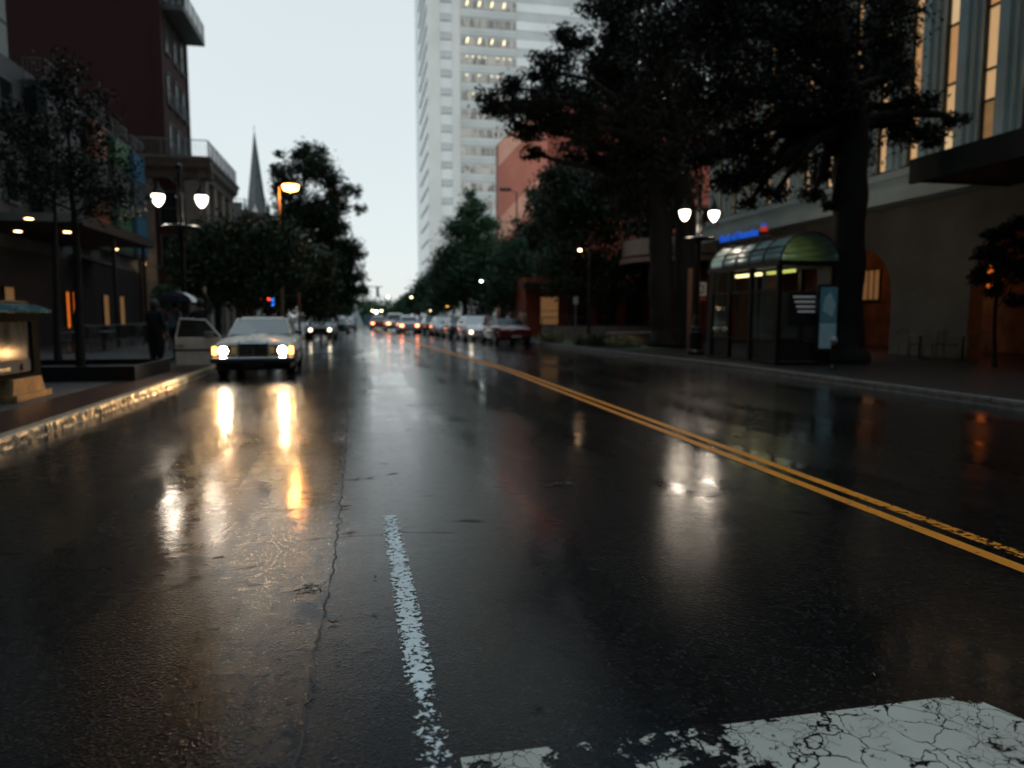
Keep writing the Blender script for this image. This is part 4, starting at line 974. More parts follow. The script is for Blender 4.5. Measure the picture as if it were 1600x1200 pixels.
mm0 = (A[0][0], Yf(.565), bz); mm1 = (B_[0][0], Yf(.575), H-.06)
MB().quad(*shrink([mm0, Dd[0], Cc[0], mm1], .93)).build('side_window', M['hero_glass'], hc)
MB().box(-.70, .70, Yf(.34), Yf(.37), .90, .985).build('dashboard', M['dark_frame'], hc)
for sx in (-.36, .36): MB().box(sx-.24, sx+.24, Yf(.55), Yf(.58), .5, 1.12).build('seat', M['dark_frame'], hc, bevel=.05)
# wipers
for x in (-.05, .42): MB().tube([(x, Yf(.325)-.02, bz+.03), (x+.42, Yf(.34)-.03, bz+.055)], .008, 4).build('wiper', M['dark_frame'], hc)
# front: grille, lamps, bumper
yf = -L_/2
mb = MB(); mb.box(-.30, .30, yf-.035, yf+.02, .545, .825); gr = mb.build('grille', M['dark_frame'], hc)
mb = MB(); mb.box(-.33, -.301, yf-.05, yf+.02, .53, .85); mb.box(.301, .33, yf-.05, yf+.02, .53, .85); mb.prism([(yf-.055, .826), (yf+.10, .89), (yf+.10, .87), (yf+.02, .80)], -.33, .33, 'x'); mb.box(-.012, .012, yf-.045, yf-.036, .55, .824)
for i in range(9): mb.box(-.298, .298, yf-.043, yf-.036, .565+i*.029, .572+i*.029)
mb.build('grille_trim', M['chrome'], gr)
for sx in (-1, 1):
    q = MB().box(*(sorted((sx*.345, sx*.855))), yf-.02, yf+.02, .555, .775).build('lamp_housing', M['dark_frame'], hc, bevel=.01)
    MB().lathe([(.03, -.075), (.085, -.06), (.112, -.022)], (sx*.64, yf, .665), 24, 'y').build('headlight', M['head_on'], q, smooth=True)
    MB().lathe([(.112, -.05), (.126, -.05), (.13, -.021), (.112, -.021)], (sx*.64, yf, .665), 24, 'y').build('headlight_ring', M['chrome'], q)
    MB().box(*(sorted((sx*.36, sx*.50))), yf-.035, yf-.021, .585, .745).build('fog_lamp', mat('foglens', (.35, .25, .12), .1, coat=1), q)
    MB().box(*(sorted((sx*.775, sx*.875))), yf-.04, yf+.06, .575, .76).build('turn_signal', M['amber_lens'], q, bevel=.01)
    s_ = bpy.data.lights.new('headlight_beam', 'SPOT'); s_.energy = 380 if sx < 0 else 160; s_.color = (1, .50, .14); s_.spot_size = math.radians(62); s_.spot_blend = .9; s_.shadow_soft_size = .08
    so_ = bpy.data.objects.new('headlight_beam', s_); C.objects.link(so_); so_.parent = hc; so_.location = (sx*.64, yf-.13, .665); so_.rotation_euler = (PI/2-math.radians(4), 0, PI+math.radians(-17 if sx < 0 else -8))
    MB().lathe([(.02, -.06), (.075, -.06)], (sx*.88, 0, 0), 8, 'y')
mb = MB(); mb.prism([(yf-.16, .40), (yf-.17, .44), (yf-.14, .52), (yf+.0, .53), (yf+.0, .39)], -.88, .88, 'x'); mb.build('bumper', M['chrome'], hc, bevel=.015)
mb = MB(); mb.box(-.885, .885, yf-.176, yf-.171, .415, .46); mb.box(-.90, -.881, yf-.17, yf+.35, .40, .50); mb.box(.881, .90, yf-.17, yf+.35, .40, .50); mb.build('bumper_rubber', M['rubber'], hc)
MB().box(-.80, .80, yf-.05, yf+.05, .22, .385).build('valance', M['rubber'], hc)
MB().box(-.24, .24, yf-.19, yf-.178, .30, .41).build('number_plate', M['dark_frame'], hc)
MB().tube([(0, yf+.08, .89), (0, yf+.08, .965)], .006, 5).build('bonnet_ornament', M['chrome'], hc)
for sx in (-1, 1):
    for f in (.175, .80):
        w_ = MB(); xx = sx*(hw-.12); R_ = .315
        w_.lathe([(R_*.6, -.10), (R_*.93, -.105), (R_, -.07), (R_, .07), (R_*.93, .105), (R_*.6, .10)], (xx, Yf(f), R_), 22, 'x'); wo = w_.build('tyre', M['rubber'], hc)
        q = MB(); q.lathe([(.04, sx*.102), (R_*.60, sx*.108)] if sx > 0 else [(R_*.60, -.108), (.04, -.102)], (xx, Yf(f), R_), 16, 'x'); q.build('rim', M['chrome'], wo)
        ar = MB(); q = [(Yf(f)+(R_+.05)*math.cos(PI*k_/12), R_+(R_+.05)*math.sin(PI*k_/12)) for k_ in range(13)]+[(Yf(f)-R_-.05, .19), (Yf(f)+R_+.05, .19)]
        ar.prism(q, *(sorted((sx*(hw-.12), sx*(hw+.004)))), 'x'); ar.build('wheel_arch', M['rubber'], hc)
mb = MB(); mb.box(.884, .90, Yf(.27), Yf(.73), .55, .60); mb.build('side_trim', M['rubber'], hc)
MB().box(.80, 1.0, Yf(.36), Yf(.38), .99, 1.10).build('mirror', M['chrome'], hc, bevel=.02)
mb = MB(); mb.box(.892, .90, Yf(.33), Yf(.331), .3, .95); mb.box(.892, .90, Yf(.562), Yf(.563), .3, .95); mb.build('door_gap', M['rubber'], hc)
MB().box(-.896, -.889, Yf(.33), Yf(.56), .25, .95).build('door_opening', M['rubber'], hc)
# the open door: hinged at the front, swung outwards
dr = MB()
dr.prism([(0, .25), (1.06, .25), (1.08, .5), (1.08, .93), (0, .93)], -.04, .04, 'y')
dob = dr.build('door', cream, hc, bevel=.012)
hx, hy = -.90, Yf(.335)
dob.location = (hx, hy, 0); dob.rotation_euler = (0, 0, PI+math.radians(-2))
def dloc(o): o.parent = dob; return o
mb = MB(); mb.tube([(.02, 0, .93), (.36, .0, 1.36), (.95, 0, 1.39), (1.06, 0, .93)], .024, 6); mb.build('window_frame', cream, dob)
mb = MB(); mb.poly([(.06, 0, .935), (.38, 0, 1.34), (.93, 0, 1.37), (1.03, 0, .935)]); mb.build('window', M['hero_glass'], dob)
MB().box(0, 1.08, -.05, .05, .60, .64).build('door_trim', M['rubber'], dob)
MB().box(.86, 1.03, .041, .07, .72, .76).build('handle', M['chrome'], dob)
MB().box(.16, .40, -.06, .12, .97, 1.08).build('door_mirror', M['chrome'], dob, bevel=.02)
# ------------------------------------------------------------ people
def person(label, loc, rz, J, cols, hair=(.02, .015, .01), hairlong=False, group=None, coat=False):
    """one skinned body; J overrides joints (metres, person faces -Y), cols = (top, trousers, shoes)"""
    t = thing('person', label, 'person', loc, rz, group)
    D = dict(pel=(0, 0, .95), chest=(0, 0, 1.28), neck=(0, 0, 1.47), head=(0, -.02, 1.60), crown=(0, -.01, 1.73),
             ls=(.19, 0, 1.42), le=(.25, .02, 1.14), lw=(.25, -.08, .90), lh=(.25, -.12, .80), rs=(-.19, 0, 1.42), re=(-.25, .02, 1.14), rw=(-.25, -.08, .90), rh=(-.25, -.12, .80),
             lhip=(.10, 0, .90), lk=(.11, -.02, .50), la=(.11, .03, .09), lt=(.12, -.14, .04), rhip=(-.10, 0, .90), rk=(-.11, -.02, .50), ra=(-.11, .03, .09), rt=(-.12, -.14, .04))
    D.update(J); nm = list(D); ix = {n: i for i, n in enumerate(nm)}
    R = dict(pel=.145, chest=.155, neck=.06, head=.088, crown=.05, ls=.075, le=.05, lw=.034, lh=.04, rs=.075, re=.05, rw=.034, rh=.04, lhip=.10, lk=.068, la=.048, lt=.035, rhip=.10, rk=.068, ra=.048, rt=.035)
    if coat: R.update(pel=.19, lhip=.15, rhip=.15, lk=.13, rk=.13, chest=.19, ls=.09, rs=.09)
    E = [('pel', 'chest'), ('chest', 'neck'), ('neck', 'head'), ('head', 'crown'), ('chest', 'ls'), ('ls', 'le'), ('le', 'lw'), ('lw', 'lh'), ('chest', 'rs'), ('rs', 're'), ('re', 'rw'), ('rw', 'rh'),
         ('pel', 'lhip'), ('lhip', 'lk'), ('lk', 'la'), ('la', 'lt'), ('pel', 'rhip'), ('rhip', 'rk'), ('rk', 'ra'), ('ra', 'rt')]
    vs = [Vector(D[n]) for n in nm]; rs_ = [R[n] for n in nm]; es = [(ix[a], ix[b_]) for a, b_ in E]
    for side in 'lr':   # five fingers, thumb from the side of the palm
        w, h = Vector(D[side+'w']), Vector(D[side+'h']); d = (h-w).normalized(); sv = d.cross(Vector((0, 1, 0)))
        if sv.length < .1: sv = Vector((1, 0, 0))
        sv.normalize()
        for k_, (o_, ln) in enumerate(((-.03, .065), (-.01, .08), (.01, .075), (.03, .06))):
            a = len(vs); vs += [h+sv*o_+d*.035, h+sv*o_*1.1+d*(.035+ln)+Vector((0, -.012, 0))]; rs_ += [.011, .009]; es += [(ix[side+'h'], a), (a, a+1)]
        a = len(vs); vs += [h-sv*.045-d*.0, h-sv*.07+d*.035]; rs_ += [.012, .010]; es += [(ix[side+'h'], a), (a, a+1)]
    me = bpy.data.meshes.new('b'); me.from_pydata([tuple(v) for v in vs], es, []); o = bpy.data.objects.new('b', me); C.objects.link(o)
    s = o.modifiers.new('s', 'SKIN'); o.modifiers.new('ss', 'SUBSURF').levels = 1
    for i, sv in enumerate(me.skin_vertices[0].data): sv.radius = (rs_[i], rs_[i]); sv.use_root = (i == 0)
    dg = bpy.context.evaluated_depsgraph_get(); nm_ = bpy.data.meshes.new_from_object(o.evaluated_get(dg)); bpy.data.objects.remove(o)
    body = bpy.data.objects.new('body', nm_); C.objects.link(body); body.parent = t
    nm_.materials.clear()
    for c_ in cols: nm_.materials.append(c_)
    nm_.materials.append(M['skin'])
    seg = [(Vector(D[a]), Vector(D[b_]), k2) for a, b_, k2 in [(a, b_, (3 if (a in ('neck', 'head') or a in ('lw', 'rw')) else 2 if a in ('la', 'ra') else 1 if (a[1:] in ('hip', 'k') or b_[1:] == 'hip') else 0)) for a, b_ in E]]
    for p_ in nm_.polygons:
        c_ = p_.center; best = min(seg, key=lambda q: (c_-(q[0]+(q[1]-q[0])*max(0, min(1, (c_-q[0]).dot(q[1]-q[0])/max((q[1]-q[0]).length_squared, 1e-6))))).length)
        p_.material_index = best[2]; p_.use_smooth = True
    hd = Vector(D['head']); hm = mat('hair', hair, .6)
    b_ = MB().lathe([(.03, .155), (.075, .13), (.102, .07), (.105, .01), (.09, -.05 if not hairlong else -.16)], tuple(hd+Vector((0, .022, -.01))), 14); b_.build('hair', hm, t, smooth=True)
    f = MB()
    for sx in (-1, 1): f.lathe([(.002, -.004), (.012, 0)], (hd.x+sx*.032, hd.y-.092, hd.z+.03), 8, 'y')
    f.build('eyes', M['dark_frame'], t)
    f = MB(); f.prism([(hd.y-.09, hd.z+.02), (hd.y-.115, hd.z-.02), (hd.y-.085, hd.z-.025)], hd.x-.012, hd.x+.012, 'x'); f.build('nose', M['skin'], t)
    f = MB(); f.box(hd.x-.025, hd.x+.025, hd.y-.094, hd.y-.086, hd.z-.052, hd.z-.044); f.build('mouth', M['tail_off'], t)
    return t
cl_ = dict(black=mat('cloth_black', (.012, .012, .014), .8), navy=mat('cloth_navy', (.008, .010, .018), .9, spec=.05), paleblue=mat('cloth_pale', (.30, .38, .48), .8), white=mat('cloth_white', (.62, .68, .70), .8), tan=mat('cloth_tan', (.42, .30, .20), .8), grey=mat('cloth_grey', (.12, .12, .12), .8), pinkw=mat('cloth_pink', (.55, .45, .45), .8))
x, y = G(246, 572, .14)
person('person in a long black coat with grey hood standing alone on the left pavement', (x, y, .14), PI*.85, {'lw': (.22, -.2, 1.1), 'lh': (.16, -.26, 1.15)}, (cl_['black'], cl_['black'], cl_['black']), (.06, .055, .05), True, coat=True)
x, y = G(276, 560, .14); y = 22.2; x = AY(274, 500, 22.2).x
person('person in a pale blue shirt holding a dark umbrella on the left pavement', (x, y, .14), -.6, {'lw': (.05, -.25, 1.30), 'lh': (.03, -.3, 1.38), 'le': (.25, -.05, 1.2), 'lk': (.12, -.12, .5), 'rk': (-.1, .05, .5)}, (cl_['paleblue'], cl_['black'], cl_['black']))
um = thing('umbrella', 'open dark navy umbrella with white edge held on the left pavement', 'umbrella', (x+.12, y-.3, .14))
mb = MB(); n = 10; R1 = .62
for k in range(n):
    a, b2 = 2*PI*k/n, 2*PI*(k+1)/n
    pr = [(0, 2.02), (.25, 1.97), (.48, 1.86), (R1, 1.70)]
    for (r0, z0), (r1, z1) in zip(pr, pr[1:]): mb.quad((r0*math.cos(a), r0*math.sin(a), z0), (r1*math.cos(a), r1*math.sin(a), z1), (r1*math.cos(b2), r1*math.sin(b2), z1), (r0*math.cos(b2), r0*math.sin(b2), z0)); mb.m[-1] = 1 if k in (0, 9) else 0
o = mb.build('canopy', [cl_['navy'], cl_['white']], um); o.modifiers.new('so', 'SOLIDIFY').thickness = .006
MB().tube([(0, 0, 1.25), (0, 0, 2.08)], .008, 6).build('shaft', M['black_iron'], um)
MB().tube([(0, 0, 1.25), (0, -.0, 1.16), (.04, 0, 1.13), (.07, 0, 1.17)], .014, 6).build('handle', M['black_iron'], um)
x = AY(313, 500, 19.5).x
person('person in a black jacket reaching one bare arm up behind the open car door', (x, 19.6, .14), PI*.93, {'re': (-.20, -.05, 1.66), 'rs': (-.17, 0, 1.46), 'rw': (-.10, -.06, 1.88), 'rh': (-.09, -.07, 1.97), 'lw': (.38, -.3, 1.15), 'lh': (.45, -.38, 1.15), 'le': (.33, -.08, 1.25), 'lk': (.14, -.10, .5), 'rk': (-.14, .03, .5)}, (cl_['black'], cl_['black'], cl_['tan']))
x, y = AY(788, 500, 40.5).x, 40.5
person('person in a white hooded top bending forward beside the maroon coupe', (x, y, .0), 1.3, {'chest': (0, -.18, 1.25), 'neck': (0, -.26, 1.42), 'head': (0, -.33, 1.52), 'crown': (0, -.38, 1.64), 'ls': (.19, -.22, 1.38), 'rs': (-.19, -.22, 1.38), 'le': (.22, -.42, 1.2), 'lw': (.2, -.62, 1.1), 'lh': (.2, -.7, 1.1), 're': (-.22, -.40, 1.2), 'rw': (-.2, -.6, 1.05), 'rh': (-.2, -.68, 1.05)}, (cl_['white'], cl_['white'], cl_['grey']), (.2, .12, .1))
person('person in pale trousers stepping out between the white and navy cars', (AY(762, 500, 40).x, 40.2, 0), .8, {'lk': (.12, -.14, .5), 'la': (.12, .0, .09)}, (cl_['pinkw'], cl_['white'], cl_['grey']))
person('person in a tan coat standing behind the maroon coupe', (AY(817, 500, 43).x, 43, .14), 2.6, {}, (cl_['tan'], cl_['tan'], cl_['grey']), (.1, .06, .03), coat=True)
person('person in dark clothes on foot near the silver sedan on the right', (AY(683, 500, 60).x, 60, 0), 2.2, {}, (cl_['pinkw'], cl_['navy'], cl_['grey']))
# ------------------------------------------------------------ trees
LT = 'left pavement trees'; RT = 'right side trees'
tree('small sparse tree with thin branches rising from the black planter on the left', (PX, PY, .2), .085, 2.4,
     cl(17, [(60, 210, 42), (120, 150, 40), (40, 290, 34), (170, 250, 34), (95, 270, 34), (190, 300, 30), (150, 200, 30), (110, 110, 26), (20, 190, 34), (140, 310, 28), (75, 130, 26)]), 7200, .085, 'leaf_dark', 'young_tree', 3, LT, .30, 12)
tree('second slim tree behind the planter tree with a crown against the left bays', (-8.6, 22.5, .14), .08, 3.0,
     cl(22.5, [(100, 260, 34), (150, 290, 30), (60, 300, 30), (185, 330, 22), (90, 190, 28), (25, 240, 30)]), 4200, .10, 'leaf_dark', 'young_tree', 13, LT, .3, 10)
tree('low round tree behind the cream sedan on the left pavement', (-6.0, 31.5, .14), .13, 2.2,
     cl(31.5, [(330, 400, 42), (370, 380, 42), (300, 420, 36), (400, 420, 42), (350, 440, 44), (430, 385, 36), (400, 455, 36), (310, 380, 28), (300, 430, 30), (440, 430, 36), (335, 460, 30)]), 26000, .16, 'leaf', seed=5, group=LT, tight=.3)
tree('bushy tree between the cream sedan and the tall left tree', (-5.6, 44, .14), .15, 2.6,
     cl(44, [(430, 390, 36), (465, 400, 38), (440, 430, 42), (485, 430, 34), (415, 360, 26), (400, 420, 30), (505, 455, 30), (460, 460, 36), (490, 420, 30), (500, 485, 26), (430, 470, 34)]), 24000, .21, 'leaf', seed=6, group=LT, tight=.3)
tree('tall dark tree standing highest on the left of the road', (-6.6, 62, .14), .34, 5,
     cl(60, [(485, 262, 34), (458, 285, 30), (507, 292, 32), (470, 325, 40), (515, 335, 34), (495, 350, 36), (530, 370, 26), (480, 365, 40), (530, 400, 30), (500, 400, 38), (545, 420, 22), (515, 440, 34), (445, 300, 18), (550, 400, 20), (556, 432, 18), (545, 460, 24), (520, 480, 30), (455, 380, 34), (432, 262, 13), (530, 320, 20), (549, 298, 15), (562, 326, 11), (445, 345, 26), (568, 455, 12), (440, 240, 8), (478, 228, 10), (500, 240, 16), (470, 240, 14), (540, 450, 24), (495, 470, 34)]), 46000, .24, 'leaf', seed=7, group=LT, tight=.24, nsub=13)
tree('far tree low behind the parked cars on the left', (-5.2, 88, .1), .2, 3, cl(88, [(520, 470, 24), (500, 480, 22), (538, 480, 14), (480, 480, 20)]), 5000, .35, 'leaf_green', seed=8, group=LT, tight=.3)
# right side, two old oaks in front
TA = (13.3, 17.9, .14)
tree('huge dark oak with the thickest trunk right of the bus shelter', TA, .48, 6.6,
     cl(18, [(1150, 60, 80, .8, -1), (1240, 90, 80), (1330, 40, 90, .8, 2), (1200, 150, 66, .7, -1), (1290, 180, 60), (1120, 150, 60, .7, 1), (1160, 225, 50, .6), (1230, 250, 46, .55, 1), (1290, 270, 36, .55, 1), (1400, 120, 44, .7), (1430, 160, 40, .6), (1450, 215, 40, .5), (1400, 195, 40), (1490, 190, 26, .6),
             (1060, 60, 70, .8, 2), (1100, 0, 80), (1250, -20, 90), (1420, -90, 60), (1330, 130, 60, .7, 2), (1180, 0, 80, .8, 3), (1240, 190, 44, .6, 2), (1140, 285, 34, .6, 1), (1175, 265, 40, .6), (1330, 230, 50, .7, 1), (1390, 60, 60, .8, 1), (1100, 250, 34, .5, 1), (1210, 300, 28, .5), (1270, 305, 24, .5), (1170, 318, 18, .5), (1300, 320, 18, .5)], .9), 84000, .12, 'leaf_dark', 'oak_tree', 21, 'old oaks on the right pavement', .26, 16, .42)
TBt = (12.9, 28.6, .14)
tree('broad dark oak with forked trunk left of the right street lamp', TBt, .50, 5.2,
     cl(28, [(960, 190, 70, .7), (880, 180, 60, .55, -2), (820, 165, 50, .5, -2), (775, 160, 34, .5, -3), (850, 110, 40, .55, -3), (900, 70, 34, .7), (960, 110, 66, .7), (1040, 160, 80, .7, 2), (1000, 40, 70, .8), (1080, 80, 80, .8, 2), (940, 15, 36, .7), (920, 240, 50, .5, 1), (1010, 250, 60, .6), (870, 140, 40, .5, 2), (820, 205, 34, .4, -1), (1100, 210, 60, .7), (1060, 290, 44, .6, 2), (985, 130, 50), (832, 240, 20, .5, -1), (1000, -60, 70), (1000, 305, 46, .6, 1), (1085, 335, 36, .6, 2), (955, 285, 40, .6), (800, 135, 22, .5, -2)], .9), 88000, .155, 'leaf_dark', 'oak_tree', 22, 'old oaks on the right pavement', .25, 16, .42, 2)
tree('leafy tree filling the gap right of the red building above the planting beds', (12.2, 41, .14), .22, 3.6,
     cl(41, [(930, 290, 54), (980, 270, 50), (900, 340, 54), (960, 350, 60), (1010, 330, 50), (870, 290, 34), (900, 400, 50), (960, 410, 50), (1020, 400, 46), (860, 350, 34), (1010, 450, 30), (930, 450, 40), (1050, 360, 44), (1040, 300, 44), (890, 440, 40), (1000, 250, 40), (1035, 430, 40)]), 62000, .19, 'leaf', seed=23, group=RT, tight=.28, nsub=13)
tree('conical green tree just left of the red building', (9.6, 70, .14), .26, 3.2,
     cl(68, [(735, 320, 20, 1), (745, 350, 28), (720, 365, 26), (755, 390, 34), (715, 405, 30), (735, 430, 40), (700, 430, 24), (770, 430, 28), (700, 460, 26), (745, 465, 36), (760, 350, 20), (725, 330, 14), (690, 470, 20), (775, 455, 26), (765, 400, 26), (700, 400, 18)]), 36000, .27, 'leaf_green', seed=24, group=RT, tight=.3, nsub=12)
tree('pale green tree low in front of the red building above the maroon coupe', (10.4, 52, .14), .2, 3.0,
     cl(50, [(800, 400, 30), (840, 410, 32), (820, 440, 36), (860, 440, 30), (785, 440, 26), (870, 400, 24), (850, 470, 24), (800, 470, 24), (880, 460, 26), (775, 460, 22)]), 20000, .2, 'leaf_green', seed=25, group=RT, tight=.3)
tree('dark tree rising behind the pale green tree and lamp post', (11.6, 60, .14), .24, 4,
     cl(60, [(840, 330, 30), (825, 365, 30), (860, 360, 30), (870, 300, 26), (815, 395, 26), (850, 400, 34), (885, 330, 34), (835, 300, 14), (800, 420, 26), (905, 290, 34), (880, 270, 26)]), 24000, .25, 'leaf', seed=26, group=RT, tight=.3)
tree('medium tree behind the conical tree with its trunk by the parked cars', (8.2, 86, .14), .24, 3.6,
     cl(86, [(690, 430, 24), (672, 450, 22), (705, 450, 22), (680, 475, 24), (700, 410, 16)]), 7000, .34, 'leaf_green', seed=27, group=RT, tight=.3)
for i, (px, py, Y, rr, lb) in enumerate(((655, 462, 112, 18, 'rounded far tree right of the sky gap'), (638, 472, 130, 14, 'small far tree under the warm street light'), (625, 480, 150, 12, 'hazy tree at the end of the road right of centre'),
        (600, 482, 170, 15, 'hazy wide tree in the middle of the road end'), (575, 480, 165, 14, 'hazy tree behind the white sculpture'), (556, 476, 150, 15, 'hazy tree left of the white sculpture'), (535, 470, 130, 15, 'dark far tree under the tall left tree'))):
    p = AY(px, py, Y); tree(lb, (p.x, Y, 0), .25, 2.5, cl(Y, [(px, py, rr), (px-rr*.7, py+rr*.4, rr*.7), (px+rr*.7, py+rr*.4, rr*.7), (px, py+rr*.9, rr)]), 3500, .5, 'leaf_green', seed=40+i, group='far trees at the road end', tight=.35)
# ------------------------------------------------------------ odds and ends
def shrub(label, px, Y, r, h, m, seed):
    p = AY(px, 500, Y); t = thing('shrub', label, 'shrub', (p.x, Y, .14), 0, 'shrubs in the right planting beds')
    rs = np.random.RandomState(seed); n = 1800; u_ = rs.normal(size=(n, 3)); u_ /= np.linalg.norm(u_, axis=1)[:, None]
    pos = u_*np.array([r, r*.8, h*.5])*rs.uniform(.5, 1.08, n)[:, None]+np.array([0, 0, h*.5]); np_mesh('foliage', leaf_mesh(pos, .09, rs), n, M[m], t)
    b = MB(); [b.tube([(0, 0, 0), (math.cos(k)*r*.5, math.sin(k)*r*.5, h*.6)], .012, 4) for k in range(6)]; b.build('stem', M['bark'], t)
M['pale_shrub'] = foliage('pale_shrub', (.10, .10, .05), (.28, .27, .16))
shrub('pale brownish shrub nearest the parked maroon coupe', 862, 34, .75, .55, 'pale_shrub', 1)
shrub('low pale shrub at the foot of the sign pole', 912, 31, .6, .5, 'pale_shrub', 2)
shrub('rounded dark green shrub in the middle of the right bed', 938, 29.5, .7, .5, 'leaf', 3)
shrub('spreading greenish yellow shrub in front of the brick planter', 975, 28.2, .85, .5, 'pale_shrub', 4)
bd = MB(); bd.poly([(10.2, 26.6, .15), (12.0, 26.6, .15), (11.4, 36, .15), (9.2, 36, .15), (9.3, 31, .15)]); tag(bd.build('planting_bed', M['leafbed']), kind='structure')
t = thing('brick_planter', 'low pinkish brick planter box beside the broad oak trunk', 'planter', (12.2, 31.4, .14)); MB().box(-1.1, 1.1, -.5, .5, 0, .5).build('wall', mat('pinkbrick', (.42, .20, .15), .6, noise=.2), t, bevel=.02); MB().box(-1.15, 1.15, -.55, .55, .502, .56).build('cap', M['concrete'], t)
t = thing('garden_wall', 'long pale low wall with dark rail behind the right planting beds', 'wall', (13.5, 38.5, .14), -.06); MB().box(-3.8, 3.8, -.15, .15, 0, .75).build('wall', M['concrete'], t); railing(-3.8, 0, 3.8, 0, .75, .5, M['black_iron'], t, 40)
t = thing('brick_shop', 'low orange brick shopfront behind the pale garden wall', 'building', (14.0, 46, 0)); MB().box(-3.6, 8, 0, 6, 0, 4).build('wall', mat('shopbrick', (.30, .07, .03), .7, noise=.2), t); MB().box(-3.9, 8.2, -.8, -.003, 3.2, 3.6).build('awning', M['dark_soffit'], t)
for x_ in (-2, 0, 2, 4): wall_window(t, x_, 0, .9, 1.2, 1.8, 'x', -1, M['dark_frame'], M['window_dim'] if x_ == -2 else M['glass_dark'])
t = thing('pavilion', 'small white lit kiosk glimpsed between the trees on the right', 'building', (AY(872, 490, 62).x, 62, 0)); MB().box(-1.4, 1.4, 0, 3, 0, 1.9).build('wall', mat('pav', (.35, .5, .48), .5, emit=(.5, .8, .75), es=.2), t); MB().box(-1.8, 1.8, -.4, 3, 1.91, 2.6).build('roof', M['slate'], t)
# sign poles
def pole_sign(label, px, py0, Y, col, w, h, zc, sm, pole=.035):
    p = AY(px, 500, Y); t = thing('sign_post', label, 'sign', (p.x, Y, .14)); MB().tube([(0, 0, 0), (0, 0, zc+h*.7)], pole, 8).build('post', col, t)
    if w: MB().box(-w/2, w/2, -.05, -.036, zc-h/2, zc+h/2).build('plate', sm, t)
    return t, zc
M['sign_white'] = mat('sign_white', (.5, .5, .5), .5)
t, zc = pole_sign('small square white parking sign on a post left of the bus shelter', 1093, 0, 24.6, M['dark_frame'], .44, .50, 2.3, M['sign_white'])
mb = MB(); mb.box(-.12, -.07, -.058, -.051, zc-.15, zc+.15); mb.box(.07, .12, -.058, -.051, zc-.15, zc+.15); mb.box(-.069, .069, -.058, -.051, zc+.10, zc+.15); mb.box(-.069, .069, -.058, -.051, zc-.15, zc-.10); mb.build('printed_square', M['dark_frame'], t)
MB().box(-.2, .2, -.05, -.036, zc-.42, zc-.30).build('lower_plate', mat('redplate', (.3, .05, .04), .5), t)
t, zc = pole_sign('grey sign pole standing in the right planting bed', 899, 0, 30.5, mat('polegrey', (.16, .15, .14), .5), .22, .32, 2.0, M['sign_white'], .045)
t, zc = pole_sign('brown wooden pole rising beside the broad oak trunk', 1077, 0, 26.6, mat('polewood', (.20, .10, .06), .7), 0, 0, 3.2, None, .10)
t, zc = pole_sign('rusty brown pole on the left pavement right of the cream sedan', 468, 0, 40, mat('polebrown', (.17, .085, .06), .6), 0, 0, 2.6, None, .07)
t, zc = pole_sign('pinkish red notice sign on a post behind the cream sedan', 392, 0, 33, M['dark_frame'], .44, .60, 1.95, mat('notice', (.42, .20, .18), .5))
mb = MB(); [mb.box(-.17, .17-.04*k, -.058, -.051, zc+.2-k*.1, zc+.24-k*.1) for k in range(3)]; mb.box(-.17, .17, -.058, -.051, zc-.26, zc-.12); mb.build('printed_line', M['tail_off'], t)
# neon signs
for nm_, lb, px, py, m_, w, h, cat in (('neon_sign', 'glowing red neon sign low among the left trees', 409, 467, 'red_small', .42, .12, 'sign'), ('neon_sign', 'small red neon mark beside the blue neon sign', 420, 468, 'red_small', .08, .16, 'sign'), ('neon_sign', 'blue upright neon sign among the left trees', 426, 471, 'blue_small', .12, .36, 'sign')):
    p = AY(px, py, 35); t = thing(nm_, lb, cat, tuple(p)); MB().box(-w/2-.03, w/2+.03, .02, .08, -h/2-.03, h/2+.03).build('backing', M['dark_frame'], t); b = MB()
    if m_ == 'blue_small': [b.tube([(-w/2, 0, -h/2+k*.09), (w/2, 0, -h/2+.03+k*.09)], .022, 6) for k in range(4)]
    else: b.tube([(-w/2, 0, -h*.2), (-w*.25, 0, h/2), (0, 0, -h*.4), (w*.25, 0, h*.4), (w/2, 0, -h*.1)], .03, 6)
    b.build('neon_tube', M[m_], t)
    MB().tube([(0, .05, -h/2), (0, .05, -p.z+.14)], .02, 5).build('post', M['dark_frame'], t)
# street name sign arm and hanging traffic signal
p = AY(562, 455, 72); t = thing('overhead_sign', 'dark street sign hanging from a mast arm over the far road', 'sign', (p.x-1.4, 72, 0))
MB().tube([(-1.6, 0, 0), (-1.6, 0, p.z+.5)], .1, 8).build('pole', M['dark_frame'], t); MB().tube([(-1.6, 0, p.z+.35), (3.6, 0, p.z+.45)], .05, 6).build('arm', M['dark_frame'], t)
MB().box(.2, 2.3, -.04, .04, p.z-.28, p.z+.12).build('plate', M['slate'], t); MB().box(3.0, 3.25, -.12, .12, p.z-.55, p.z+.4).build('signal_box', M['dark_frame'], t)
for i, (px, py, m_) in enumerate(((582, 485.5, 'warm_small'), (588, 487.5, 'white_small'), (596, 485.5, 'warm_small'))):
    p = AY(px, py, 95); t = thing('oncoming_lamp', ['left', 'brightest middle', 'right'][i]+' lamp of the three glowing together at the road end', 'lamp', tuple(p), 0, 'three lamps at the road end')
    MB().lathe([(.02, -.1), (.08 if i != 1 else .14, -.06), (.10 if i != 1 else .17, 0), (.03, .1)], (0, 0, 0), 12, 'y').build('bulb', M[m_], t); MB().tube([(0, .1, 0), (0, .1, -p.z)], .05, 5).build('post', M['dark_frame'], t)
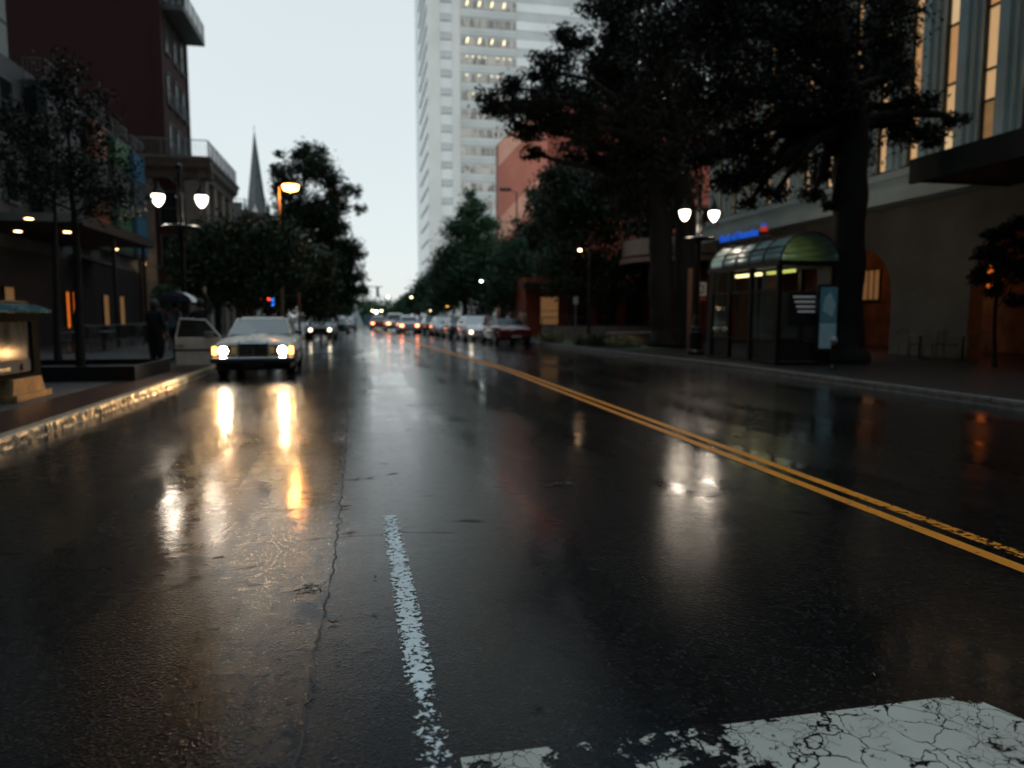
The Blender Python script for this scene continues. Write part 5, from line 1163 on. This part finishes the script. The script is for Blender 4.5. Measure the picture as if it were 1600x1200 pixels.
for i, (px, py) in enumerate(((506, 493), (513, 488.5), (517, 493), (514, 490.5))):
    p = AY(px, py, 66); t = thing('amber_lamp', ['lowest left', 'topmost', 'lowest right', 'middle'][i]+' amber bulb of the cluster above the sport utility car', 'lamp', tuple(p), 0, 'amber bulbs on the left')
    MB().lathe([(.02, -.12), (.13, -.05), (.13, .04), (.04, .1)], (0, 0, 0), 10, 'y').build('bulb', M['amber_small'], t); MB().tube([(0, .1, 0), (0, .1, -p.z)], .03, 5).build('post', M['dark_frame'], t)
# sculpture and hoarding at the road end
p = AY(556, 505, 100); t = thing('sculpture', 'white cone shaped sculpture with outstretched wings at the road end', 'sculpture', (p.x, 100, 0)); wm = mat('sculpt', (.62, .66, .68), .6)
MB().lathe([(1.1, 0), (.8, .9), (.4, 1.9), (.25, 2.4), (.3, 2.7), (.12, 3.1)], seg=14).build('cone', wm, t)
for s in (-1, 1): MB().prism([(0, 2.0), (s*1.0, 2.5), (s*.95, 2.25), (s*.2, 1.7)], -.06, .06, 'y').build('wing', wm, t)
p = AY(605, 505, 105); t = thing('hoarding', 'long blue grey construction hoarding across the far end of the road', 'hoarding', (p.x, 105, 0)); b = MB()
for k in range(7): b.box(-3.3+k*.95, -2.4+k*.95, -.04, .04, .1, 1.7-.1*(k % 2))
b.build('panel', mat('hoard', (.12, .26, .34), .5), t); b = MB(); [b.box(-3.36+k*.95, -3.30+k*.95, .05, .12, 0, 1.8) for k in range(8)]; b.build('post', M['dark_frame'], t)
gr = MB().poly([(-9, 98, .01), (.3, 92, .01), (.5, 101, .01), (-8, 104, .01)]).build('grass', mat('grass', (.22, .25, .08), .8)); tag(gr, kind='structure')
# bollard with white globe
x, y = G(1302, 560, .14); x, y = AY(1302, 545, 15.6).x, 15.6
t = thing('bollard', 'short dark bollard with round white top right of the bus shelter', 'bollard', (x, y, .14)); MB().lathe([(.11, 0), (.10, .05), (.06, .1), (.055, .56), (.09, .6)], seg=14).build('post', M['black_iron'], t); MB().lathe([(.03, .6), (.085, .66), (.095, .71), (.07, .78), (.01, .81)], seg=14).build('globe', mat('globe_w', (.45, .47, .5), .4), t, smooth=True)
# cafe chairs and tables
def cafe_chair(label, x, y, rz, m, grp):
    t = thing('cafe_chair', label, 'chair', (x, y, .14), rz, grp)
    MB().box(-.21, .21, -.21, .21, .44, .47).build('seat', m, t); b = MB(); b.tube([(-.2, .2, .47), (-.21, .26, .85), (0, .29, .92), (.21, .26, .85), (.2, .2, .47)], .015, 5); [b.tube([(q, .21, .47), (q*1.02, .27, .88)], .008, 4) for q in (-.1, 0, .1)]; b.build('backrest', m, t)
    for sx in (-1, 1):
        for sy in (-1, 1): MB().tube([(sx*.19, sy*.19, .44), (sx*.22, sy*.22, 0)], .014, 5).build('leg', m, t)
    return t
def cafe_table(label, x, y, m, grp):
    t = thing('cafe_table', label, 'table', (x, y, .14), 0, grp); MB().lathe([(.36, .72), (.38, .735), (.36, .75)], seg=20).build('tabletop', m, t); MB().lathe([(.04, .03), (.03, .72)], seg=8).build('stem', M['dark_frame'], t); MB().lathe([(.24, 0), (.22, .03)], seg=14).build('base', M['dark_frame'], t)
M['metal_pale'] = mat('metal_pale', (.14, .16, .16), .35, .3)
g_ = 'cafe furniture under the right arches'
for i, (px, Y, k, lb) in enumerate(((1422, 19.3, 'c', 'pale metal cafe chair farthest left under the right arches'), (1440, 18.6, 't', 'round pale cafe table left of the middle chairs under the right arches'), (1462, 18.9, 'c', 'pale cafe chair in the middle under the right arches'), (1482, 18.2, 'c', 'pale cafe chair turned to the right table under the right arches'), (1507, 18.0, 't', 'round pale cafe table at the right end by the dark shrub'), (1530, 17.6, 'c', 'dark rimmed cafe chair at the right end by the amber doorway'))):
    x = AY(px, 500, Y).x
    (cafe_chair(lb, x, Y, (i*1.7) % 6, M['metal_pale'], g_) if k == 'c' else cafe_table(lb, x, Y, M['metal_pale'], g_))
g_ = 'cafe furniture outside the left shopfront'
for i, (px, Y, k, lb) in enumerate(((95, 27.5, 'c', 'dark cafe chair farthest left outside the dark left shopfront'), (112, 28.4, 't', 'dark cafe table between chairs outside the left shopfront'), (140, 28, 'c', 'dark cafe chair right of the small tree trunk'), (162, 29.5, 't', 'dark cafe table beneath the amber windows'), (185, 29.2, 'c', 'dark cafe chair beneath the amber windows'), (208, 31, 'c', 'dark cafe chair nearest the hooded person'))):
    x = AY(px, 500, Y).x
    (cafe_chair(lb, x, Y, (i*2.1) % 6, M['metal_pale'], g_) if k == 'c' else cafe_table(lb, x, Y, M['metal_pale'], g_))
t = thing('patio_fence', 'low dark cafe fence along the left shopfront', 'fence', (-10.0, 33, .14)); railing(0, -4.5, 0, 9, 0, .95, M['black_iron'], t, 60)
t = thing('green_bush', 'bright green bush above the umbrella by the corner building', 'shrub', (AY(262, 455, 30).x, 30, .14)); rs = np.random.RandomState(9); u_ = rs.normal(size=(1600, 3)); u_ /= np.linalg.norm(u_, axis=1)[:, None]
np_mesh('foliage', leaf_mesh(u_*np.array([.55, .5, .45])*rs.uniform(.5, 1.1, 1600)[:, None]+np.array([0, 0, 2.1]), .12, rs), 1600, M['leaf_green'], t); MB().tube([(0, 0, 0), (.03, 0, 1.0), (0, 0, 2.1)], .03, 6).build('stem', M['bark'], t)
# dark bushes by the right arch
tree('small dark forked tree in front of the amber doorway at the right edge', (AY(1562, 440, 15.5).x, 15.5, .14), .05, 1.5,
     cl(15.5, [(1560, 400, 26), (1538, 430, 22), (1588, 425, 24), (1572, 362, 20), (1595, 385, 20), (1548, 372, 16), (1560, 455, 20), (1600, 350, 22), (1530, 395, 14), (1585, 470, 16)]), 4200, .12, 'leaf_dark', 'young_tree', 33, None, .3, 9)
# ------------------------------------------------------------ fallen leaves and twigs on the road
M['wet_leaf'] = mat('wet_leaf', (.03, .045, .015), .3, noise=.5, nscale=30, spec=.7)
M['wet_leaf_g'] = mat('wet_leaf_g', (.06, .13, .03), .3, noise=.4, nscale=30, spec=.7)
M['twig'] = mat('twig', (.16, .09, .06), .5)
def debris(name, label, px, py, ln, ang, nleaf, lm, seed, cat, twig=True, ls=.03):
    x, y = G(px, py); t = thing(name, label, cat, (x, y, .002), ang); rnd = random.Random(seed)
    if twig:
        b = MB(); pts = [(-ln/2+ln*i/6, rnd.uniform(-.012, .012)*ln/.2, .005+rnd.uniform(0, .012)) for i in range(7)]; b.tube(pts, [.004, .0038, .0035, .003, .0025, .002, .0015], 5)
        for k in (2, 3, 4): b.tube([pts[k], (pts[k][0]+ln*.15, pts[k][1]+rnd.choice((-1, 1))*ln*.16, .018)], .0016, 4)
        b.build('stem', M['twig'], t)
    b = MB()
    for k in range(nleaf):
        cx, cy = rnd.uniform(-ln/2, ln*.35)*(.8 if twig else .6), rnd.gauss(0, ln*.12); a = rnd.uniform(0, 6.28); l = ls*rnd.uniform(.7, 1.5); w = l*.42; z = .004+rnd.uniform(0, .006)
        ux, uy = math.cos(a), math.sin(a)
        q = [(cx-ux*l/2, cy-uy*l/2, z), (cx-uy*w/2-ux*l*.1, cy+ux*w/2-uy*l*.1, z+.006), (cx+ux*l/2, cy+uy*l/2, z+rnd.uniform(0, .012)), (cx+uy*w/2-ux*l*.1, cy-ux*w/2-uy*l*.1, z+.003)]
        b.poly(q)
    b.build('leaf', lm, t)
    return t
debris('fallen_twig', 'leafy wet twig lying across the seam in the left foreground', 485, 920, .20, .55, 14, M['wet_leaf'], 1, 'twig')
debris('fallen_twig', 'small twig with bright green leaves right of the road middle', 877, 758, .36, .25, 16, M['wet_leaf_g'], 2, 'twig')
debris('fallen_leaves', 'flat dark clump of leaves below the right headlight reflection', 416, 762, .20, 0, 26, M['wet_leaf'], 3, 'leaves', False)
debris('fallen_leaves', 'long dark clump of leaves on the cross crack at the left', 302, 854, .26, .05, 34, M['wet_leaf'], 4, 'leaves', False)
debris('fallen_leaves', 'small dark leaf pair below the long clump', 343, 874, .12, 0, 9, M['wet_leaf'], 5, 'leaves', False)
debris('fallen_leaf', 'single curled leaf between the two headlight reflections', 376, 799, .09, 0, 4, M['wet_leaf'], 6, 'leaf', False)
debris('fallen_twig', 'short straight stick beside the seam above the twig', 540, 793, .10, .15, 1, M['wet_leaf'], 7, 'twig')
debris('fallen_twig', 'short dark stick just below the leafy twig', 522, 975, .055, -.3, 1, M['wet_leaf'], 8, 'twig', ls=.015)
debris('fallen_leaf', 'tiny dark leaf on the seam in the near foreground', 452, 1095, .045, 0, 5, M['wet_leaf'], 9, 'leaf', False, .018)
debris('fallen_leaf', 'tiny pale scrap on the dark road at the lower right', 1364, 1058, .03, .2, 2, mat('scrap', (.3, .32, .33), .5), 10, 'leaf', False, .014)
debris('fallen_leaf', 'lone orange brown leaf right of the road middle', 903, 680, .09, 0, 3, mat('orange_leaf', (.45, .16, .08), .4), 11, 'leaf', False, .06)
debris('fallen_leaf', 'amber leaf near the orange lit patch', 480, 692, .14, 0, 6, mat('amber_leaf', (.40, .14, .02), .35), 12, 'leaf', False, .05)
debris('fallen_leaves', 'dark scattered leaves between the headlight streaks', 392, 690, .5, .1, 40, M['wet_leaf'], 13, 'leaves', False, .05)
debris('fallen_leaf', 'small dark leaf in the middle foreground left of the lane line', 532, 1045, .04, 0, 4, M['wet_leaf'], 14, 'leaf', False, .016)
debris('fallen_leaf', 'dark curled leaf just left of the worn lane line', 586, 905, .035, .2, 3, M['wet_leaf'], 15, 'leaf', False, .018)
